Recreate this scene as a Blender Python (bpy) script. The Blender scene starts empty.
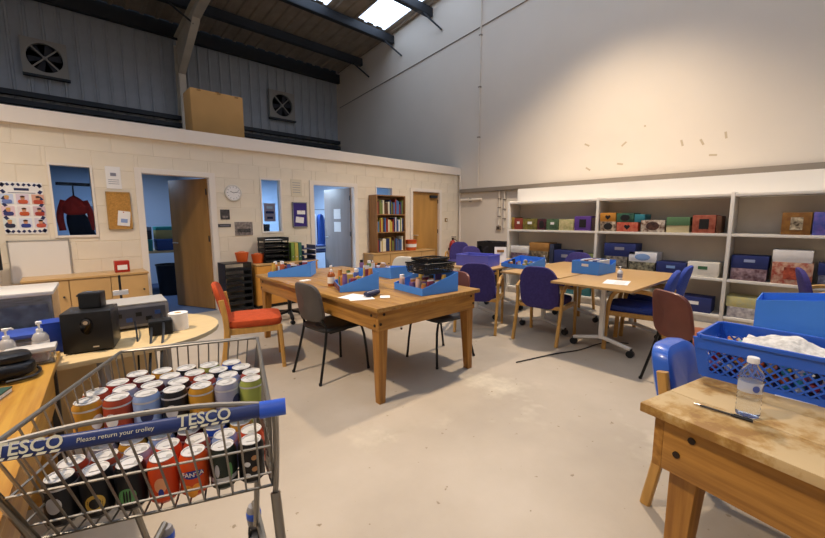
import bpy, bmesh, math, random
from mathutils import Vector, Matrix
random.seed(7)
R = math.radians
scn = bpy.context.scene
COL = scn.collection

# ------------------------------------------------------------------ camera
CAM = Vector((-7.444, -6.246, 1.38)); FPX = 380.9; CX, CY = 412.5, 269.0
YAW, PITCH, ROLL = 0.7525, 0.1298, -0.0025
fw = Vector((math.sin(YAW)*math.cos(PITCH), math.cos(YAW)*math.cos(PITCH), -math.sin(PITCH)))
r0 = Vector((math.cos(YAW), -math.sin(YAW), 0)); u0 = r0.cross(fw)
rt = r0*math.cos(ROLL)+u0*math.sin(ROLL); up = rt.cross(fw)
cam = bpy.data.cameras.new('camera'); co = bpy.data.objects.new('camera', cam); COL.objects.link(co)
cam.sensor_width = 36; cam.lens = FPX*36/825; cam.clip_start = .05
m = Matrix((rt, up, -fw)).transposed().to_4x4(); m.translation = CAM; co.matrix_world = m
scn.camera = co
def ray(x, y): return fw+rt*((x-CX)/FPX)-up*((y-CY)/FPX)
def onz(x, y, z): d = ray(x, y); return CAM+d*((z-CAM.z)/d.z)
def ony(x, y, Y=0): d = ray(x, y); return CAM+d*((Y-CAM.y)/d.y)
def onx(x, y, X=0): d = ray(x, y); return CAM+d*((X-CAM.x)/d.x)

# ------------------------------------------------------------------ light
w = bpy.data.worlds.new('world'); scn.world = w; w.use_nodes = True
w.node_tree.nodes['Background'].inputs[0].default_value = (.62, .78, 1, 1)
w.node_tree.nodes['Background'].inputs[1].default_value = 1.0
vs = scn.view_settings
vs.view_transform = 'Standard'; vs.look = 'None'; vs.gamma = 1; vs.use_curve_mapping = False
vs.exposure = -0.28
WARM = (1, .81, .60)
def spot(name, loc, power, half=51, blend=.85, col=WARM, size=.16):
    l = bpy.data.lights.new(name, 'SPOT'); l.energy = power; l.color = col
    l.spot_size = R(half*2); l.spot_blend = blend; l.shadow_soft_size = size
    o = bpy.data.objects.new(name, l); COL.objects.link(o); o.location = loc
LAMPS = [(-2.2, -3.7, 6.5, 1800), (-9.2, -3.4, 6.5, 2150), (-2.2, -10.2, 6.6, 350), (-9.2, -10.2, 6.6, 700)]
for x, y, z, p in LAMPS: spot('high_bay_light', (x, y, z-.12), p)
def area(name, loc, sx, sy, power, col, rot=(0, 0, 0)):
    l = bpy.data.lights.new(name, 'AREA'); l.shape = 'RECTANGLE'; l.size = sx; l.size_y = sy; l.energy = power; l.color = col
    o = bpy.data.objects.new(name, l); COL.objects.link(o); o.location = loc; o.rotation_euler = rot
area('office_light', (-6.7, 2.0, 2.36), 1.2, .3, 42, (.5, .68, 1))
area('office_light', (-1.3, 1.5, 2.36), .6, .3, 20, (.55, .74, 1))
area('office_light', (-3.9, 2.0, 2.36), 1.2, .6, 150, (.6, .78, 1))

# ------------------------------------------------------------------ materials
def lin(c):
    if isinstance(c, str):
        c = c.lstrip('#'); c = [int(c[i:i+2], 16)/255 for i in (0, 2, 4)]
    return tuple((v/12.92 if v <= .04045 else ((v+.055)/1.055)**2.4) for v in c)+(1,)
MATS = {}
def mat(name, col, rough=.6, metal=0, var=.0, scale=8., bump=0., bscale=60., spec=.5, trans=0., emit=0, alpha=1., coat=0., stretch=None, col2=None, ior=1.45):
    if name in MATS: return MATS[name]
    M = bpy.data.materials.new(name); M.use_nodes = True; nt = M.node_tree; b = nt.nodes['Principled BSDF']
    I = b.inputs
    I['Base Color'].default_value = lin(col); I['Roughness'].default_value = rough; I['Metallic'].default_value = metal
    I['Specular IOR Level'].default_value = spec; I['Transmission Weight'].default_value = trans; I['Alpha'].default_value = alpha
    I['Coat Weight'].default_value = coat; I['IOR'].default_value = ior
    if emit: I['Emission Color'].default_value = lin(col); I['Emission Strength'].default_value = emit
    if var or col2 or bump:
        tc = nt.nodes.new('ShaderNodeTexCoord'); mp = nt.nodes.new('ShaderNodeMapping')
        nt.links.new(tc.outputs['Object'], mp.inputs['Vector'])
        if stretch: mp.inputs['Scale'].default_value = stretch
    if var or col2:
        n = nt.nodes.new('ShaderNodeTexNoise'); n.inputs['Scale'].default_value = scale; n.inputs['Detail'].default_value = 6
        nt.links.new(mp.outputs[0], n.inputs['Vector'])
        cr = nt.nodes.new('ShaderNodeValToRGB'); c = lin(col)
        cr.color_ramp.elements[0].position = .35; cr.color_ramp.elements[1].position = .65
        if col2: cr.color_ramp.elements[0].color = lin(col2); cr.color_ramp.elements[1].color = c
        else:
            cr.color_ramp.elements[0].color = tuple(max(0, v*(1-var)) for v in c[:3])+(1,)
            cr.color_ramp.elements[1].color = tuple(min(1, v*(1+var*.6)) for v in c[:3])+(1,)
        nt.links.new(n.outputs['Fac'], cr.inputs[0]); nt.links.new(cr.outputs[0], I['Base Color'])
    if bump:
        n2 = nt.nodes.new('ShaderNodeTexNoise'); n2.inputs['Scale'].default_value = bscale; n2.inputs['Detail'].default_value = 4
        nt.links.new(mp.outputs[0], n2.inputs['Vector'])
        bp = nt.nodes.new('ShaderNodeBump'); bp.inputs['Strength'].default_value = bump; bp.inputs['Distance'].default_value = .01
        nt.links.new(n2.outputs['Fac'], bp.inputs['Height']); nt.links.new(bp.outputs[0], I['Normal'])
    MATS[name] = M; return M
def wood(name, c1, c2, axis=0, rough=.45, scale=3.):
    s = [14, 14, 14]; s[axis] = .9
    return mat(name, c2, rough, col2=c1, scale=scale, stretch=s, bump=.08, bscale=6)
def floor_mat():
    M = bpy.data.materials.new('worn_concrete'); M.use_nodes = True; nt = M.node_tree; b = nt.nodes['Principled BSDF']; L = nt.links
    tc = nt.nodes.new('ShaderNodeTexCoord')
    def noise(s, d, rg=.55):
        n = nt.nodes.new('ShaderNodeTexNoise'); n.inputs['Scale'].default_value = s; n.inputs['Detail'].default_value = d; n.inputs['Roughness'].default_value = rg
        L.new(tc.outputs['Object'], n.inputs['Vector']); return n.outputs['Fac']
    def ramp(f, *st):
        r = nt.nodes.new('ShaderNodeValToRGB')
        while len(r.color_ramp.elements) < len(st): r.color_ramp.elements.new(.5)
        for e, (p, c) in zip(r.color_ramp.elements, st): e.position = p; e.color = lin(c)
        L.new(f, r.inputs[0]); return r.outputs[0]
    def mix(f, a, c):
        x = nt.nodes.new('ShaderNodeMix'); x.data_type = 'RGBA'; L.new(f, x.inputs[0]); L.new(a, x.inputs[6]); L.new(c, x.inputs[7]); return x.outputs[2]
    base = ramp(noise(.9, 8), (.3, '#a09484'), (.55, '#b1a493'), (.75, '#bdb1a1'))
    worn = ramp(noise(3, 10, .7), (.3, '#9c907f'), (.7, '#cfc4b0'))
    mask = ramp(noise(.55, 5, .65), (.61, '#000000'), (.66, '#ffffff'))
    c = mix(mask, base, worn)
    spots = ramp(noise(17, 3), (.70, '#000000'), (.73, '#ffffff'))
    dk = nt.nodes.new('ShaderNodeRGB'); dk.outputs[0].default_value = lin('#85765f')
    c = mix(spots, c, dk.outputs[0])
    L.new(c, b.inputs['Base Color']); b.inputs['Roughness'].default_value = .55
    bp = nt.nodes.new('ShaderNodeBump'); bp.inputs['Strength'].default_value = .25; bp.inputs['Distance'].default_value = .01
    L.new(noise(9, 8, .7), bp.inputs['Height']); L.new(bp.outputs[0], b.inputs['Normal']); return M
FLOOR = floor_mat()
CREAM = mat('cream_paint', '#e9dcc6', .6, var=.05, scale=3, bump=.12, bscale=90)
CREAMJ = mat('cream_joint', '#e6d9c4', .8)
COPE = mat('coping_paint', '#eadfd2', .5)
WALLP = mat('wall_paint', '#ddd2c3', .7, var=.03, scale=.7)
WHITE = mat('white_gloss', '#efeae2', .35)
SHELFW = mat('shelf_white', '#e2ddd4', .45, var=.04, scale=4)
SHELFB = mat('shelf_back', '#d3c8b6', .7, var=.05, scale=3)
TRUNK = mat('trunking_grey', '#857a6d', .6)
STEEL = mat('dark_steel', '#2d3035', .55, metal=.2)
CREAMST = mat('cream_steel', '#cbc1b0', .5, var=.1, scale=3)
CLAD = mat('grey_cladding', '#a4a8ae', .5, var=.12, scale=2)
ROOFM = mat('roof_sheet_brown', '#988b7b', .7, var=.15, scale=3)
BLACK = mat('black_plastic', '#17181b', .4)
BLACKM = mat('black_metal', '#121214', .35, metal=.3)
DKGREY = mat('dark_grey', '#33333a', .6, var=.15, scale=10)
CHROME = mat('chrome_wire', '#8f8a82', .42, metal=.85)
LIDM = mat('can_lid_silver', '#d9d6d2', .35, metal=.25)
ALU = mat('aluminium', '#d8d6d2', .3, metal=.85)
PINE = wood('pine_along_x', '#8f6024', '#b27f38', 0)
PINEY = wood('pine_along_y', '#8f6024', '#b27f38', 1)
PINEZ = wood('pine_along_z', '#8a5a20', '#a87632', 2)
OAK = wood('oak_desk', '#a7752f', '#c0923f', 1, .35)
BEECH = mat('beech', '#bf914c', .4, var=.12, scale=6, stretch=(6, 6, 1))
DOORW = mat('door_wood', '#a87f4a', .4, var=.22, scale=1.6, stretch=(3, 3, .5))
DOORW2 = mat('door_wood_oak', '#b98a48', .4, var=.18, scale=1.6, stretch=(3, 3, .5))
GREYDOOR = mat('door_grey_lilac', '#94877f', .4, var=.1, scale=2, stretch=(4, 4, .4))
LAMI = mat('beech_laminate', '#bd9763', .35, var=.05, scale=5, stretch=(1, 8, 1))
LAMD = mat('pale_laminate', '#d3b98a', .4, var=.05, scale=5, stretch=(1, 8, 1))
CARCASS = wood('bookcase_wood', '#8b6239', '#a2764a', 2)
PURPLE = mat('purple_fabric', '#3b3270', .9, var=.15, scale=40, bump=.25, bscale=250)
BLUEF = mat('blue_fabric', '#31479c', .85, var=.12, scale=40, bump=.25, bscale=250)
BLUEV = mat('blue_vinyl', '#2f62c4', .3, bump=.1, bscale=12, coat=.3)
BROWNV = mat('brown_vinyl', '#6e3c30', .42, var=.15, scale=4)
ORANGE = mat('orange_fabric', '#ad431a', .9, var=.12, scale=30, bump=.2, bscale=200)
TRAYB = mat('blue_card', '#4d93ee', .5, var=.04, scale=6)
BASKB = mat('blue_plastic', '#2760cf', .35, coat=.2)
NAVY = mat('navy_card', '#24306b', .55, var=.06)
PAPER = mat('paper_white', '#eeeae6', .8)
CORK = mat('cork', '#bd8a45', .95, var=.2, scale=60)
CARD = mat('cardboard', '#b98c52', .85, var=.06, scale=3)
GLASS = mat('window_glass', '#cfe0f0', .03, trans=1, ior=1.02, spec=.6)
CLEAR = mat('clear_plastic', '#f2f6fa', .08, trans=.94, ior=1.15)
CARPET = mat('blue_carpet', '#51607c', .95, var=.1, scale=50)
OFFW = mat('office_wall', '#c3cedd', .7)
REDF = mat('red_paint', '#a8281c', .35)
GREYP = mat('grey_plastic', '#8f8d8f', .5, var=.05)
WARMGLOW = mat('lamp_glow', '#ffd9a0', .5, emit=20)

# ------------------------------------------------------------------ mesh builder
class MB:
    def __init__(s): s.v = []; s.f = []
    def add(s, vs, fs):
        o = len(s.v); s.v += [tuple(v) for v in vs]; s.f += [tuple(i+o for i in f) for f in fs]; return s
    def box(s, c, d, rz=0, mtx=None):
        x, y, z = d[0]/2, d[1]/2, d[2]/2
        P = [Vector((a, b, e)) for a in (-x, x) for b in (-y, y) for e in (-z, z)]
        M = mtx or Matrix.Rotation(rz, 3, 'Z'); c = Vector(c)
        return s.add([M@p+c for p in P], [(0, 1, 3, 2), (4, 6, 7, 5), (0, 4, 5, 1), (2, 3, 7, 6), (0, 2, 6, 4), (1, 5, 7, 3)])
    def bb(s, x0, x1, y0, y1, z0, z1): return s.box(((x0+x1)/2, (y0+y1)/2, (z0+z1)/2), (abs(x1-x0), abs(y1-y0), abs(z1-z0)))
    def cyl(s, a, b, ra, rb=None, n=12, cap=True):
        a = Vector(a); b = Vector(b); rb = ra if rb is None else rb; d = (b-a).normalized()
        t = d.orthogonal().normalized(); q = d.cross(t); V = []
        for i in range(n):
            k = 2*math.pi*i/n; e = t*math.cos(k)+q*math.sin(k); V += [a+e*ra, b+e*rb]
        F = [(2*i, 2*((i+1) % n), 2*((i+1) % n)+1, 2*i+1) for i in range(n)]
        if cap: F += [tuple(2*i for i in reversed(range(n))), tuple(2*i+1 for i in range(n))]
        return s.add(V, F)
    def lathe(s, prof, n=20, c=(0, 0, 0), cap=True):
        c = Vector(c); V = []; F = []
        for r, z in prof:
            for i in range(n):
                k = 2*math.pi*i/n; V.append(c+Vector((r*math.cos(k), r*math.sin(k), z)))
        for j in range(len(prof)-1):
            for i in range(n):
                i2 = (i+1) % n; F.append((j*n+i, j*n+i2, (j+1)*n+i2, (j+1)*n+i))
        if cap and prof[0][0] > 1e-4: F.append(tuple(reversed(range(n))))
        if cap and prof[-1][0] > 1e-4: F.append(tuple((len(prof)-1)*n+i for i in range(n)))
        return s.add(V, F)
    def sweep(s, pts, sec, closed=False, ref=None):
        """sec: list of (a,b) section points; frame from ref vector"""
        P = [Vector(p) for p in pts]; N = len(P); k = len(sec); V = []
        prev = None
        for i in range(N):
            if closed: t = (P[(i+1) % N]-P[i-1]).normalized()
            else: t = (P[min(i+1, N-1)]-P[max(i-1, 0)]).normalized()
            if prev is None:
                rf = Vector(ref) if ref else (Vector((0, 0, 1)) if abs(t.z) < .9 else Vector((1, 0, 0)))
                a = (rf-t*rf.dot(t)).normalized()
            else: a = (prev-t*prev.dot(t)).normalized()
            prev = a; b = t.cross(a)
            V += [P[i]+a*x+b*y for x, y in sec]
        F = []
        for i in range(N if closed else N-1):
            j = (i+1) % N
            for q in range(k):
                q2 = (q+1) % k; F.append((i*k+q, i*k+q2, j*k+q2, j*k+q))
        if not closed: F += [tuple(reversed(range(k))), tuple((N-1)*k+q for q in range(k))]
        return s.add(V, F)
    def tube(s, pts, r, n=8, closed=False):
        return s.sweep(pts, [(r*math.cos(2*math.pi*i/n), r*math.sin(2*math.pi*i/n)) for i in range(n)], closed)
    def bar(s, pts, a, b, ref=None, ch=.2):
        x, y = a/2, b/2; c = min(x, y)*2*ch
        return s.sweep(pts, [(-x+c, -y), (x-c, -y), (x, -y+c), (x, y-c), (x-c, y), (-x+c, y), (-x, y-c), (-x, -y+c)], ref=ref)
    def pad(s, c, h, e1=.35, e2=.35, nu=28, nv=10, fn=None):
        """superellipsoid cushion; thin axis = z of h unless fn remaps"""
        sg = lambda t, e: math.copysign(abs(t)**e, t); V = []; c = Vector(c)
        for j in range(nv+1):
            v = -math.pi/2+math.pi*j/nv
            for i in range(nu):
                u = 2*math.pi*i/nu
                p = Vector((h[0]*sg(math.cos(v), e2)*sg(math.cos(u), e1), h[1]*sg(math.cos(v), e2)*sg(math.sin(u), e1), h[2]*sg(math.sin(v), e2)))
                V.append((fn(p) if fn else p)+c)
        F = [(j*nu+i, j*nu+(i+1) % nu, (j+1)*nu+(i+1) % nu, (j+1)*nu+i) for j in range(nv) for i in range(nu)]
        return s.add(V, F)
    def prism(s, poly, h, M=None):
        """poly in local xy, extruded 0..h along z"""
        M = M or Matrix.Identity(4); n = len(poly)
        V = [M@Vector((x, y, 0)) for x, y in poly]+[M@Vector((x, y, h)) for x, y in poly]
        return s.add(V, [tuple(reversed(range(n))), tuple(range(n, 2*n))]+[(i, (i+1) % n, n+(i+1) % n, n+i) for i in range(n)])
    def mesh(s, name, bevel=0, smooth=True):
        me = bpy.data.meshes.new(name); me.from_pydata(s.v, [], s.f)
        bm = bmesh.new(); bm.from_mesh(me); bmesh.ops.recalc_face_normals(bm, faces=bm.faces)
        if bevel:
            bmesh.ops.remove_doubles(bm, verts=bm.verts, dist=1e-6)
            ed = [e for e in bm.edges if len(e.link_faces) == 2 and e.calc_face_angle(0) > .6]
            bmesh.ops.bevel(bm, geom=ed, offset=bevel, segments=2, affect='EDGES', profile=.6)
        bm.to_mesh(me); bm.free()
        if smooth:
            for p in me.polygons: p.use_smooth = True
            me.set_sharp_from_angle(angle=R(38))
        return me
    def build(s, name, m, parent=None, bevel=0, smooth=True):
        me = s.mesh(name, bevel, smooth); o = bpy.data.objects.new(name, me); COL.objects.link(o); me.materials.append(m)
        if parent is not None: o.parent = parent
        return o
def tag(o, label=None, cat=None, group=None, kind=None):
    if label: o['label'] = label
    if cat: o['category'] = cat
    if group: o['group'] = group
    if kind: o['kind'] = kind
    return o
def thing(name, label, cat, loc=(0, 0, 0), rz=0, group=None):
    o = bpy.data.objects.new(name, None); COL.objects.link(o); o.location = loc; o.rotation_euler = (0, 0, rz); o.empty_display_size = .1
    return tag(o, label, cat, group)
def solo(mb, name, m, label, cat, loc=(0, 0, 0), rz=0, group=None, bevel=0):
    o = mb.build(name, m, None, bevel); o.location = loc; o.rotation_euler = (0, 0, rz); return tag(o, label, cat, group)
def struct(mb, name, m, label=None, bevel=0, smooth=False):
    o = mb.build(name, m, None, bevel, smooth); tag(o, label, name.split('_')[0], kind='structure'); return o
def dup(root, loc, rz=0, label=None, parent=None):
    r = root.copy(); COL.objects.link(r)
    if parent is None: r.location = loc; r.rotation_euler = (0, 0, rz)
    else: r.parent = parent
    if label: r['label'] = label
    for ch in list(root.children): dup(ch, None, parent=r)
    return r
def linked(name, me, parent, loc=(0, 0, 0), rz=0):
    o = bpy.data.objects.new(name, me); COL.objects.link(o); o.parent = parent; o.location = loc; o.rotation_euler = (0, 0, rz); return o
def smoothpath(pts, n=6):
    P = [Vector(p) for p in pts]; out = []
    for i in range(len(P)-1):
        p0 = P[max(i-1, 0)]; p1 = P[i]; p2 = P[i+1]; p3 = P[min(i+2, len(P)-1)]
        for k in range(n):
            t = k/n; out.append(.5*((2*p1)+(p2-p0)*t+(2*p0-5*p1+4*p2-p3)*t*t+(3*p1-p0-3*p2+p3)*t**3))
    return out+[P[-1]]
def text_mb(txt, size, M, mapf=None, bold=0.0, shear=0):
    cu = bpy.data.curves.new('t', 'FONT'); cu.body = txt; cu.size = size; cu.align_x = 'CENTER'; cu.offset = bold; cu.shear = shear; cu.resolution_u = 3
    o = bpy.data.objects.new('t', cu); COL.objects.link(o); dg = bpy.context.evaluated_depsgraph_get()
    me = bpy.data.meshes.new_from_object(o.evaluated_get(dg)); b = MB()
    b.add([(mapf(v.co) if mapf else M@v.co) for v in me.vertices], [tuple(p.vertices) for p in me.polygons])
    bpy.data.objects.remove(o); bpy.data.meshes.remove(me); bpy.data.curves.remove(cu); return b
def rsub(r, h):
    """rectangle minus rectangle"""
    x0, x1, z0, z1 = r; a0, a1, b0, b1 = h
    if a0 >= x1 or a1 <= x0 or b0 >= z1 or b1 <= z0: return [r]
    o = []
    if a0 > x0: o.append((x0, a0, z0, z1))
    if a1 < x1: o.append((a1, x1, z0, z1))
    xa, xb = max(x0, a0), min(x1, a1)
    if b0 > z0: o.append((xa, xb, z0, b0))
    if b1 < z1: o.append((xa, xb, b1, z1))
    return o

# ================================================================== STRUCTURE
XL, YF = -13.0, -12.5           # room behind the camera
REAR = 5.45
roofz = lambda y: 6.18+.11*(5.4-y)
struct(MB().bb(XL, 0.3, YF, .0, -.12, 0), 'floor', FLOOR, 'worn painted concrete floor of the workshop')
struct(MB().bb(XL, 0, .0, REAR, -.12, -.002), 'floor_office', CARPET, 'blue carpet floor of the back offices')
wr = struct(MB().bb(0, .15, YF, REAR+.2, 0, 8.4), 'wall_right', WALLP, 'tall off-white warehouse wall above the shelves')
struct(MB().bb(XL-.15, XL, YF, REAR+.2, 0, 8.4), 'wall_left', WALLP)
struct(MB().bb(XL, 0, YF-.15, YF, 0, 8.4), 'wall_front', WALLP)
# flashing line, tape residue on the right wall
a, b_ = onx(340, 108), onx(500, 16)
MB().bar([(-.006, a.y, a.z), (-.006, b_.y-2, b_.z+2*(b_.z-a.z)/(a.y-b_.y))], .012, .03).build('flashing_strip', TRUNK, wr)
TAPE = mat('tape_residue', '#bfae93', .9)
for (px, py, rx) in [(587, 145, .5), (624, 144, -.7), (588, 169, .6), (620, 164, .2), (682, 143, 1.3), (702, 142, 1.1), (713, 155, .1), (726, 135, 1.4), (645, 126, 0)]:
    p = onx(px, py, -.001); s_ = .1 if px != 645 else .03
    linked('tape_mark', MB().box((0, 0, 0), (.002, s_, .03), mtx=Matrix.Rotation(rx, 3, 'X')).mesh('tape_mark'), wr, p).data.materials.append(TAPE)
# the box-out wall behind the shelving
struct(MB().bb(-.82, 0, -8.9, -2.16, 0, 1.955), 'wall_shelving', WHITE, 'white boxed-out low wall behind the shelving')
# rear gable wall of ribbed sheets
rw = struct(MB().bb(XL, 0, REAR+.02, REAR+.17, 2.4, 6.6), 'wall_rear', STEEL, 'ribbed grey steel cladding wall above the offices')
pw = .27
rib = MB()
prof = [(0, .0), (.03, 0), (.045, -.03), (.075, -.03), (.09, 0), (.255, 0), (.262, .008), (.27, .008)]
V = [(x, y, z) for x, y in prof for z in (0, 3.6)]
rib.add(V, [(2*i, 2*i+2, 2*i+3, 2*i+1) for i in range(len(prof)-1)])
ribme = rib.mesh('cladding_sheet', smooth=False); ribme.materials.append(CLAD)
for i in range(38): linked('cladding_sheet', ribme, rw, (-pw*(i+1), REAR, 2.6))
# roof sheets, skylights
SKYL = mat('skylight_sheet', '#cfe3ff', .4, emit=3.2)
rf = struct(MB().add([(XL, REAR, roofz(REAR)+.16), (0, REAR, roofz(REAR)+.16), (0, YF, roofz(YF)+.16), (XL, YF, roofz(YF)+.16)], [(0, 1, 2, 3)]), 'ceiling', STEEL, 'sloping sheet roof with rooflights')
def roof_sheet(y0, y1, wd, mt, nm):
    b = MB(); ribs = max(1, round(wd/.3)); p = wd/ribs; pr = []
    for k in range(ribs): pr += [(k*p, 0), (k*p+p*.6, 0), (k*p+p*.68, -.035), (k*p+p*.9, -.035), (k*p+p*.98, 0)]
    pr.append((wd, 0))
    V = [(x, y, roofz(y)+z+.06) for x, z in pr for y in (y0, y1)]
    b.add(V, [(2*i, 2*i+1, 2*i+3, 2*i+2) for i in range(len(pr)-1)]); me = b.mesh(nm, smooth=False); me.materials.append(mt); return me
PUR = [5.25, 3.95, 2.45, .95, -.6, -2.2, -3.8, -5.4, -7, -8.6, -10.2, -11.8]
sheets = {}
for j, (y0, y1) in enumerate(zip(PUR[:-1], PUR[1:])):
    x = 0.; i = 0
    while x > XL+.5:
        wd = .3 if i == 0 else .9
        x -= wd; x = round(x, 2)
        is_sky = j >= 2 and i in (1, 3, 6, 9, 12)
        k2 = (j, wd, is_sky)
        if k2 not in sheets: sheets[k2] = roof_sheet(y0, y1, wd, SKYL if is_sky else ROOFM, 'rooflight_sheet' if is_sky else 'roof_sheet')
        linked('rooflight_sheet' if is_sky else 'roof_sheet', sheets[k2], rf, (x, 0, 0)); i += 1
# purlins and steel frame
for i, y in enumerate(PUR):
    big = i == 0
    pz = roofz(y)-.04
    pu = thing('purlin', ('dark steel eaves beam along the top of the ribbed wall' if big else '%s dark steel purlin in from the ribbed wall, under the sheet roof' % ['', 'first', 'second', 'third', 'fourth', 'fifth', 'sixth', 'seventh', 'eighth', 'ninth', 'tenth', 'eleventh'][i]), 'purlin', (0, y, pz), 0, 'roof purlins')
    MB().bb(XL, -.02, -.035, .035, -.26 if big else -.2, .0).build('web', STEEL, pu)
    MB().bb(XL, -.02, -.035, .09, -.27 if big else -.21, -.25 if big else -.19).build('flange', STEEL, pu)
    if 0 < i < 7: MB().tube([(-.35, 0, -.2), (-.02, -.35, -.62)], .022, 6).build('stay', STEEL, pu)
    if i in (1, 2): MB().tube([(-5.2, .0, -.2), (-4.78, -.3, -.62)], .022, 6).build('stay', STEEL, pu)
fr = thing('portal_frame', 'cream steel portal frame column and sloping rafter', 'steel frame', (-4.75, 5.2, 0))
def ibeam(b, p, q, wd, dp, ref):
    P, Q = Vector(p), Vector(q); t = (Q-P).normalized(); rf_ = Vector(ref); n = (rf_-t*rf_.dot(t)).normalized(); s_ = t.cross(n)
    for off, a_, c_ in ((dp/2, wd, .02), (-dp/2, wd, .02), (0, .014, dp)):
        pts = [P+n*off, Q+n*off]; b.bar(pts, c_ if off else dp, a_, ref=n, ch=.02)
ibeam(cb := MB(), (0, 0, 2.45), (0, 0, 5.75), .16, .3, (0, 1, 0)); cb.build('column', CREAMST, fr)
ibeam(rb_ := MB(), (0, 0, roofz(5.2)-.45), (0, -17, roofz(-11.8)-.45), .17, .3, (0, 0, 1)); rb_.build('rafter', CREAMST, fr)
MB().add([(x, y, z) for x in (-.08, .08) for y, z in ((-.15, 5.0), (-.15, 5.65), (-1.7, 5.82), (-1.6, 5.7))], [(0, 1, 2, 3), (7, 6, 5, 4), (0, 4, 5, 1), (1, 5, 6, 2), (2, 6, 7, 3), (3, 7, 4, 0)]).build('haunch', CREAMST, fr)
# dark rails on the rear wall
rl = thing('steel_rail', 'dark steel sheeting rails low on the ribbed wall', 'rail', (0, REAR-.12, 0))
for z in (3.98, 3.8): MB().bb(XL, -.02, -.06, .06, z-.05, z+.05).build('rail', STEEL, rl)
# high bay lamps (above the picture)
lp = None
for i, (x, y, z, p) in enumerate(LAMPS):
    if lp is None:
        lp = thing('high_bay_lamp', 'round aluminium high bay lamp hanging from the roof', 'lamp', (x, y, z), 0, 'high bay lamps')
        MB().lathe([(.06, .32), (.09, .3), (.2, .12), (.26, 0), (.255, 0), (.19, .12), (.08, .28)], 24, cap=False).build('reflector', ALU, lp)
        MB().lathe([(.0, .32), (.09, .33), (.09, .52), (.03, .56), (0, .56)], 16).build('ballast', DKGREY, lp)
        MB().cyl((0, 0, .5), (0, 0, .72), .008, n=6).build('hanging_rod', STEEL, lp)
        MB().pad((0, 0, .16), (.05, .05, .09), 1, 1, 10, 6).build('bulb', WARMGLOW, lp)
    else: dup(lp, (x, y, z))

# --------------------------------------------------------- partition of painted blocks
D1 = (-6.56, -5.68); D2 = (-4.04, -3.12); D3 = (-1.62, -.70); DH = 2.02
OPEN = [(D1[0], D1[1], 0, DH), (D2[0], D2[1], 0, DH), (D3[0], D3[1], 0, DH), (-7.44, -7.03, 1.17, 2.05), (-4.965, -4.60, 1.16, 2.05), (-2.62, -2.16, 1.5, 2.05)]
TOPZ = 2.45
core = [(XL, 0., 0., TOPZ)]
for h in OPEN: core = [q for r_ in core for q in rsub(r_, h)]
cb = MB()
for x0, x1, z0, z1 in core: cb.bb(x0, x1, .0035, .12, z0, z1)
pt = struct(cb, 'wall_back', CREAMJ, 'cream painted block partition with doors and windows to the offices')
BH, BL = .2227, .44; nrow = 11
for j in range(nrow):
    x = -.0 if j % 2 else -BL/2
    xs = [0.]+([] if j % 2 else [-BL/2])
    while xs[-1] > -8.5: xs.append(xs[-1]-BL)
    for xa, xb in zip(xs[1:], xs[:-1]):
        rs = [(xa+.0022, xb-.0022, j*BH+.0022, (j+1)*BH-.0022)]
        for h in OPEN: rs = [q for r_ in rs for q in rsub(r_, h)]
        for x0, x1, z0, z1 in rs:
            if x1-x0 < .02 or z1-z0 < .02: continue
            cx, cz = (x0+x1)/2, (z0+z1)/2; hx, hz = (x1-x0)/2, (z1-z0)/2; c = .003
            V = [(-hx, .0065, -hz), (hx, .0065, -hz), (hx, .0065, hz), (-hx, .0065, hz), (-hx+c, 0, -hz+c), (hx-c, 0, -hz+c), (hx-c, 0, hz-c), (-hx+c, 0, hz-c)]
            me = MB().add(V, [(4, 5, 6, 7), (0, 1, 5, 4), (1, 2, 6, 5), (2, 3, 7, 6), (3, 0, 4, 7), (3, 2, 1, 0)]).mesh('block', smooth=False); me.materials.append(CREAM)
            linked('block', me, pt, (cx, 0, cz))
struct(MB().bb(XL, -.002, -.05, .17, TOPZ, 2.63), 'trim_coping', COPE, 'pale painted coping board on top of the partition', bevel=.006)
struct(MB().bb(XL, 0, .17, REAR, 2.42, 2.5), 'ceiling_office', STEEL, 'flat deck over the offices')
# office shells
struct(MB().bb(XL, 0, 3.6, 3.7, 0, 2.42), 'wall_office', OFFW, 'pale wall at the back of the offices')
struct(MB().bb(-5.35, -5.25, .13, 3.6, 0, 2.42), 'wall_divider', OFFW, 'pale wall between the two offices')
struct(MB().bb(-2.06, -1.96, .13, 3.6, 0, 2.42), 'wall_storeroom', OFFW, 'pale wall beside the second office')
# corner pipe boards at partition end
struct(MB().bb(-.06, -.001, -.07, -.051, 0, TOPZ), 'trim_corner', COPE, 'pale painted corner batten where partition meets wall')
def door_set(n, x0, x1, leafm, ang, label):
    d = struct(MB().bb(x0-.05, x0+.03, -.02, .13, 0, DH+.045).bb(x1-.03, x1+.05, -.02, .13, 0, DH+.045).bb(x0+.03, x1-.03, -.02, .13, DH-.025, DH+.045), 'door_%d' % n, COPE, label, bevel=.004)
    wd = x1-x0-.07
    lf = MB().bb(-wd, 0, -.02, .02, .008, DH-.03).build('door_leaf', leafm, d, .003)
    lf.location = (x1-.034, .10 if ang else .06, 0); lf.rotation_euler = (0, 0, -R(ang))
    for z in (.25, 1.05, 1.75):
        MB().bb(-.01, .006, -.03, -.018, z, z+.09).build('hinge', STEEL, lf)
    hb = MB(); 
    for s_ in (-1, 1): hb.tube([(-wd+.06, s_*.02, 1.02), (-wd+.06, s_*.06, 1.02), (-wd+.17, s_*.06, 1.02)], .009, 8).lathe([(.025, 0), (.025, .001)], 10, (-wd+.06, s_*.021, 1.02))
    hb.build('handle', ALU, lf)
    return d, lf, wd
d1, l1, w1 = door_set(1, *D1, DOORW, 65, 'pale door frame with a wooden door standing open into the dim office')
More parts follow.
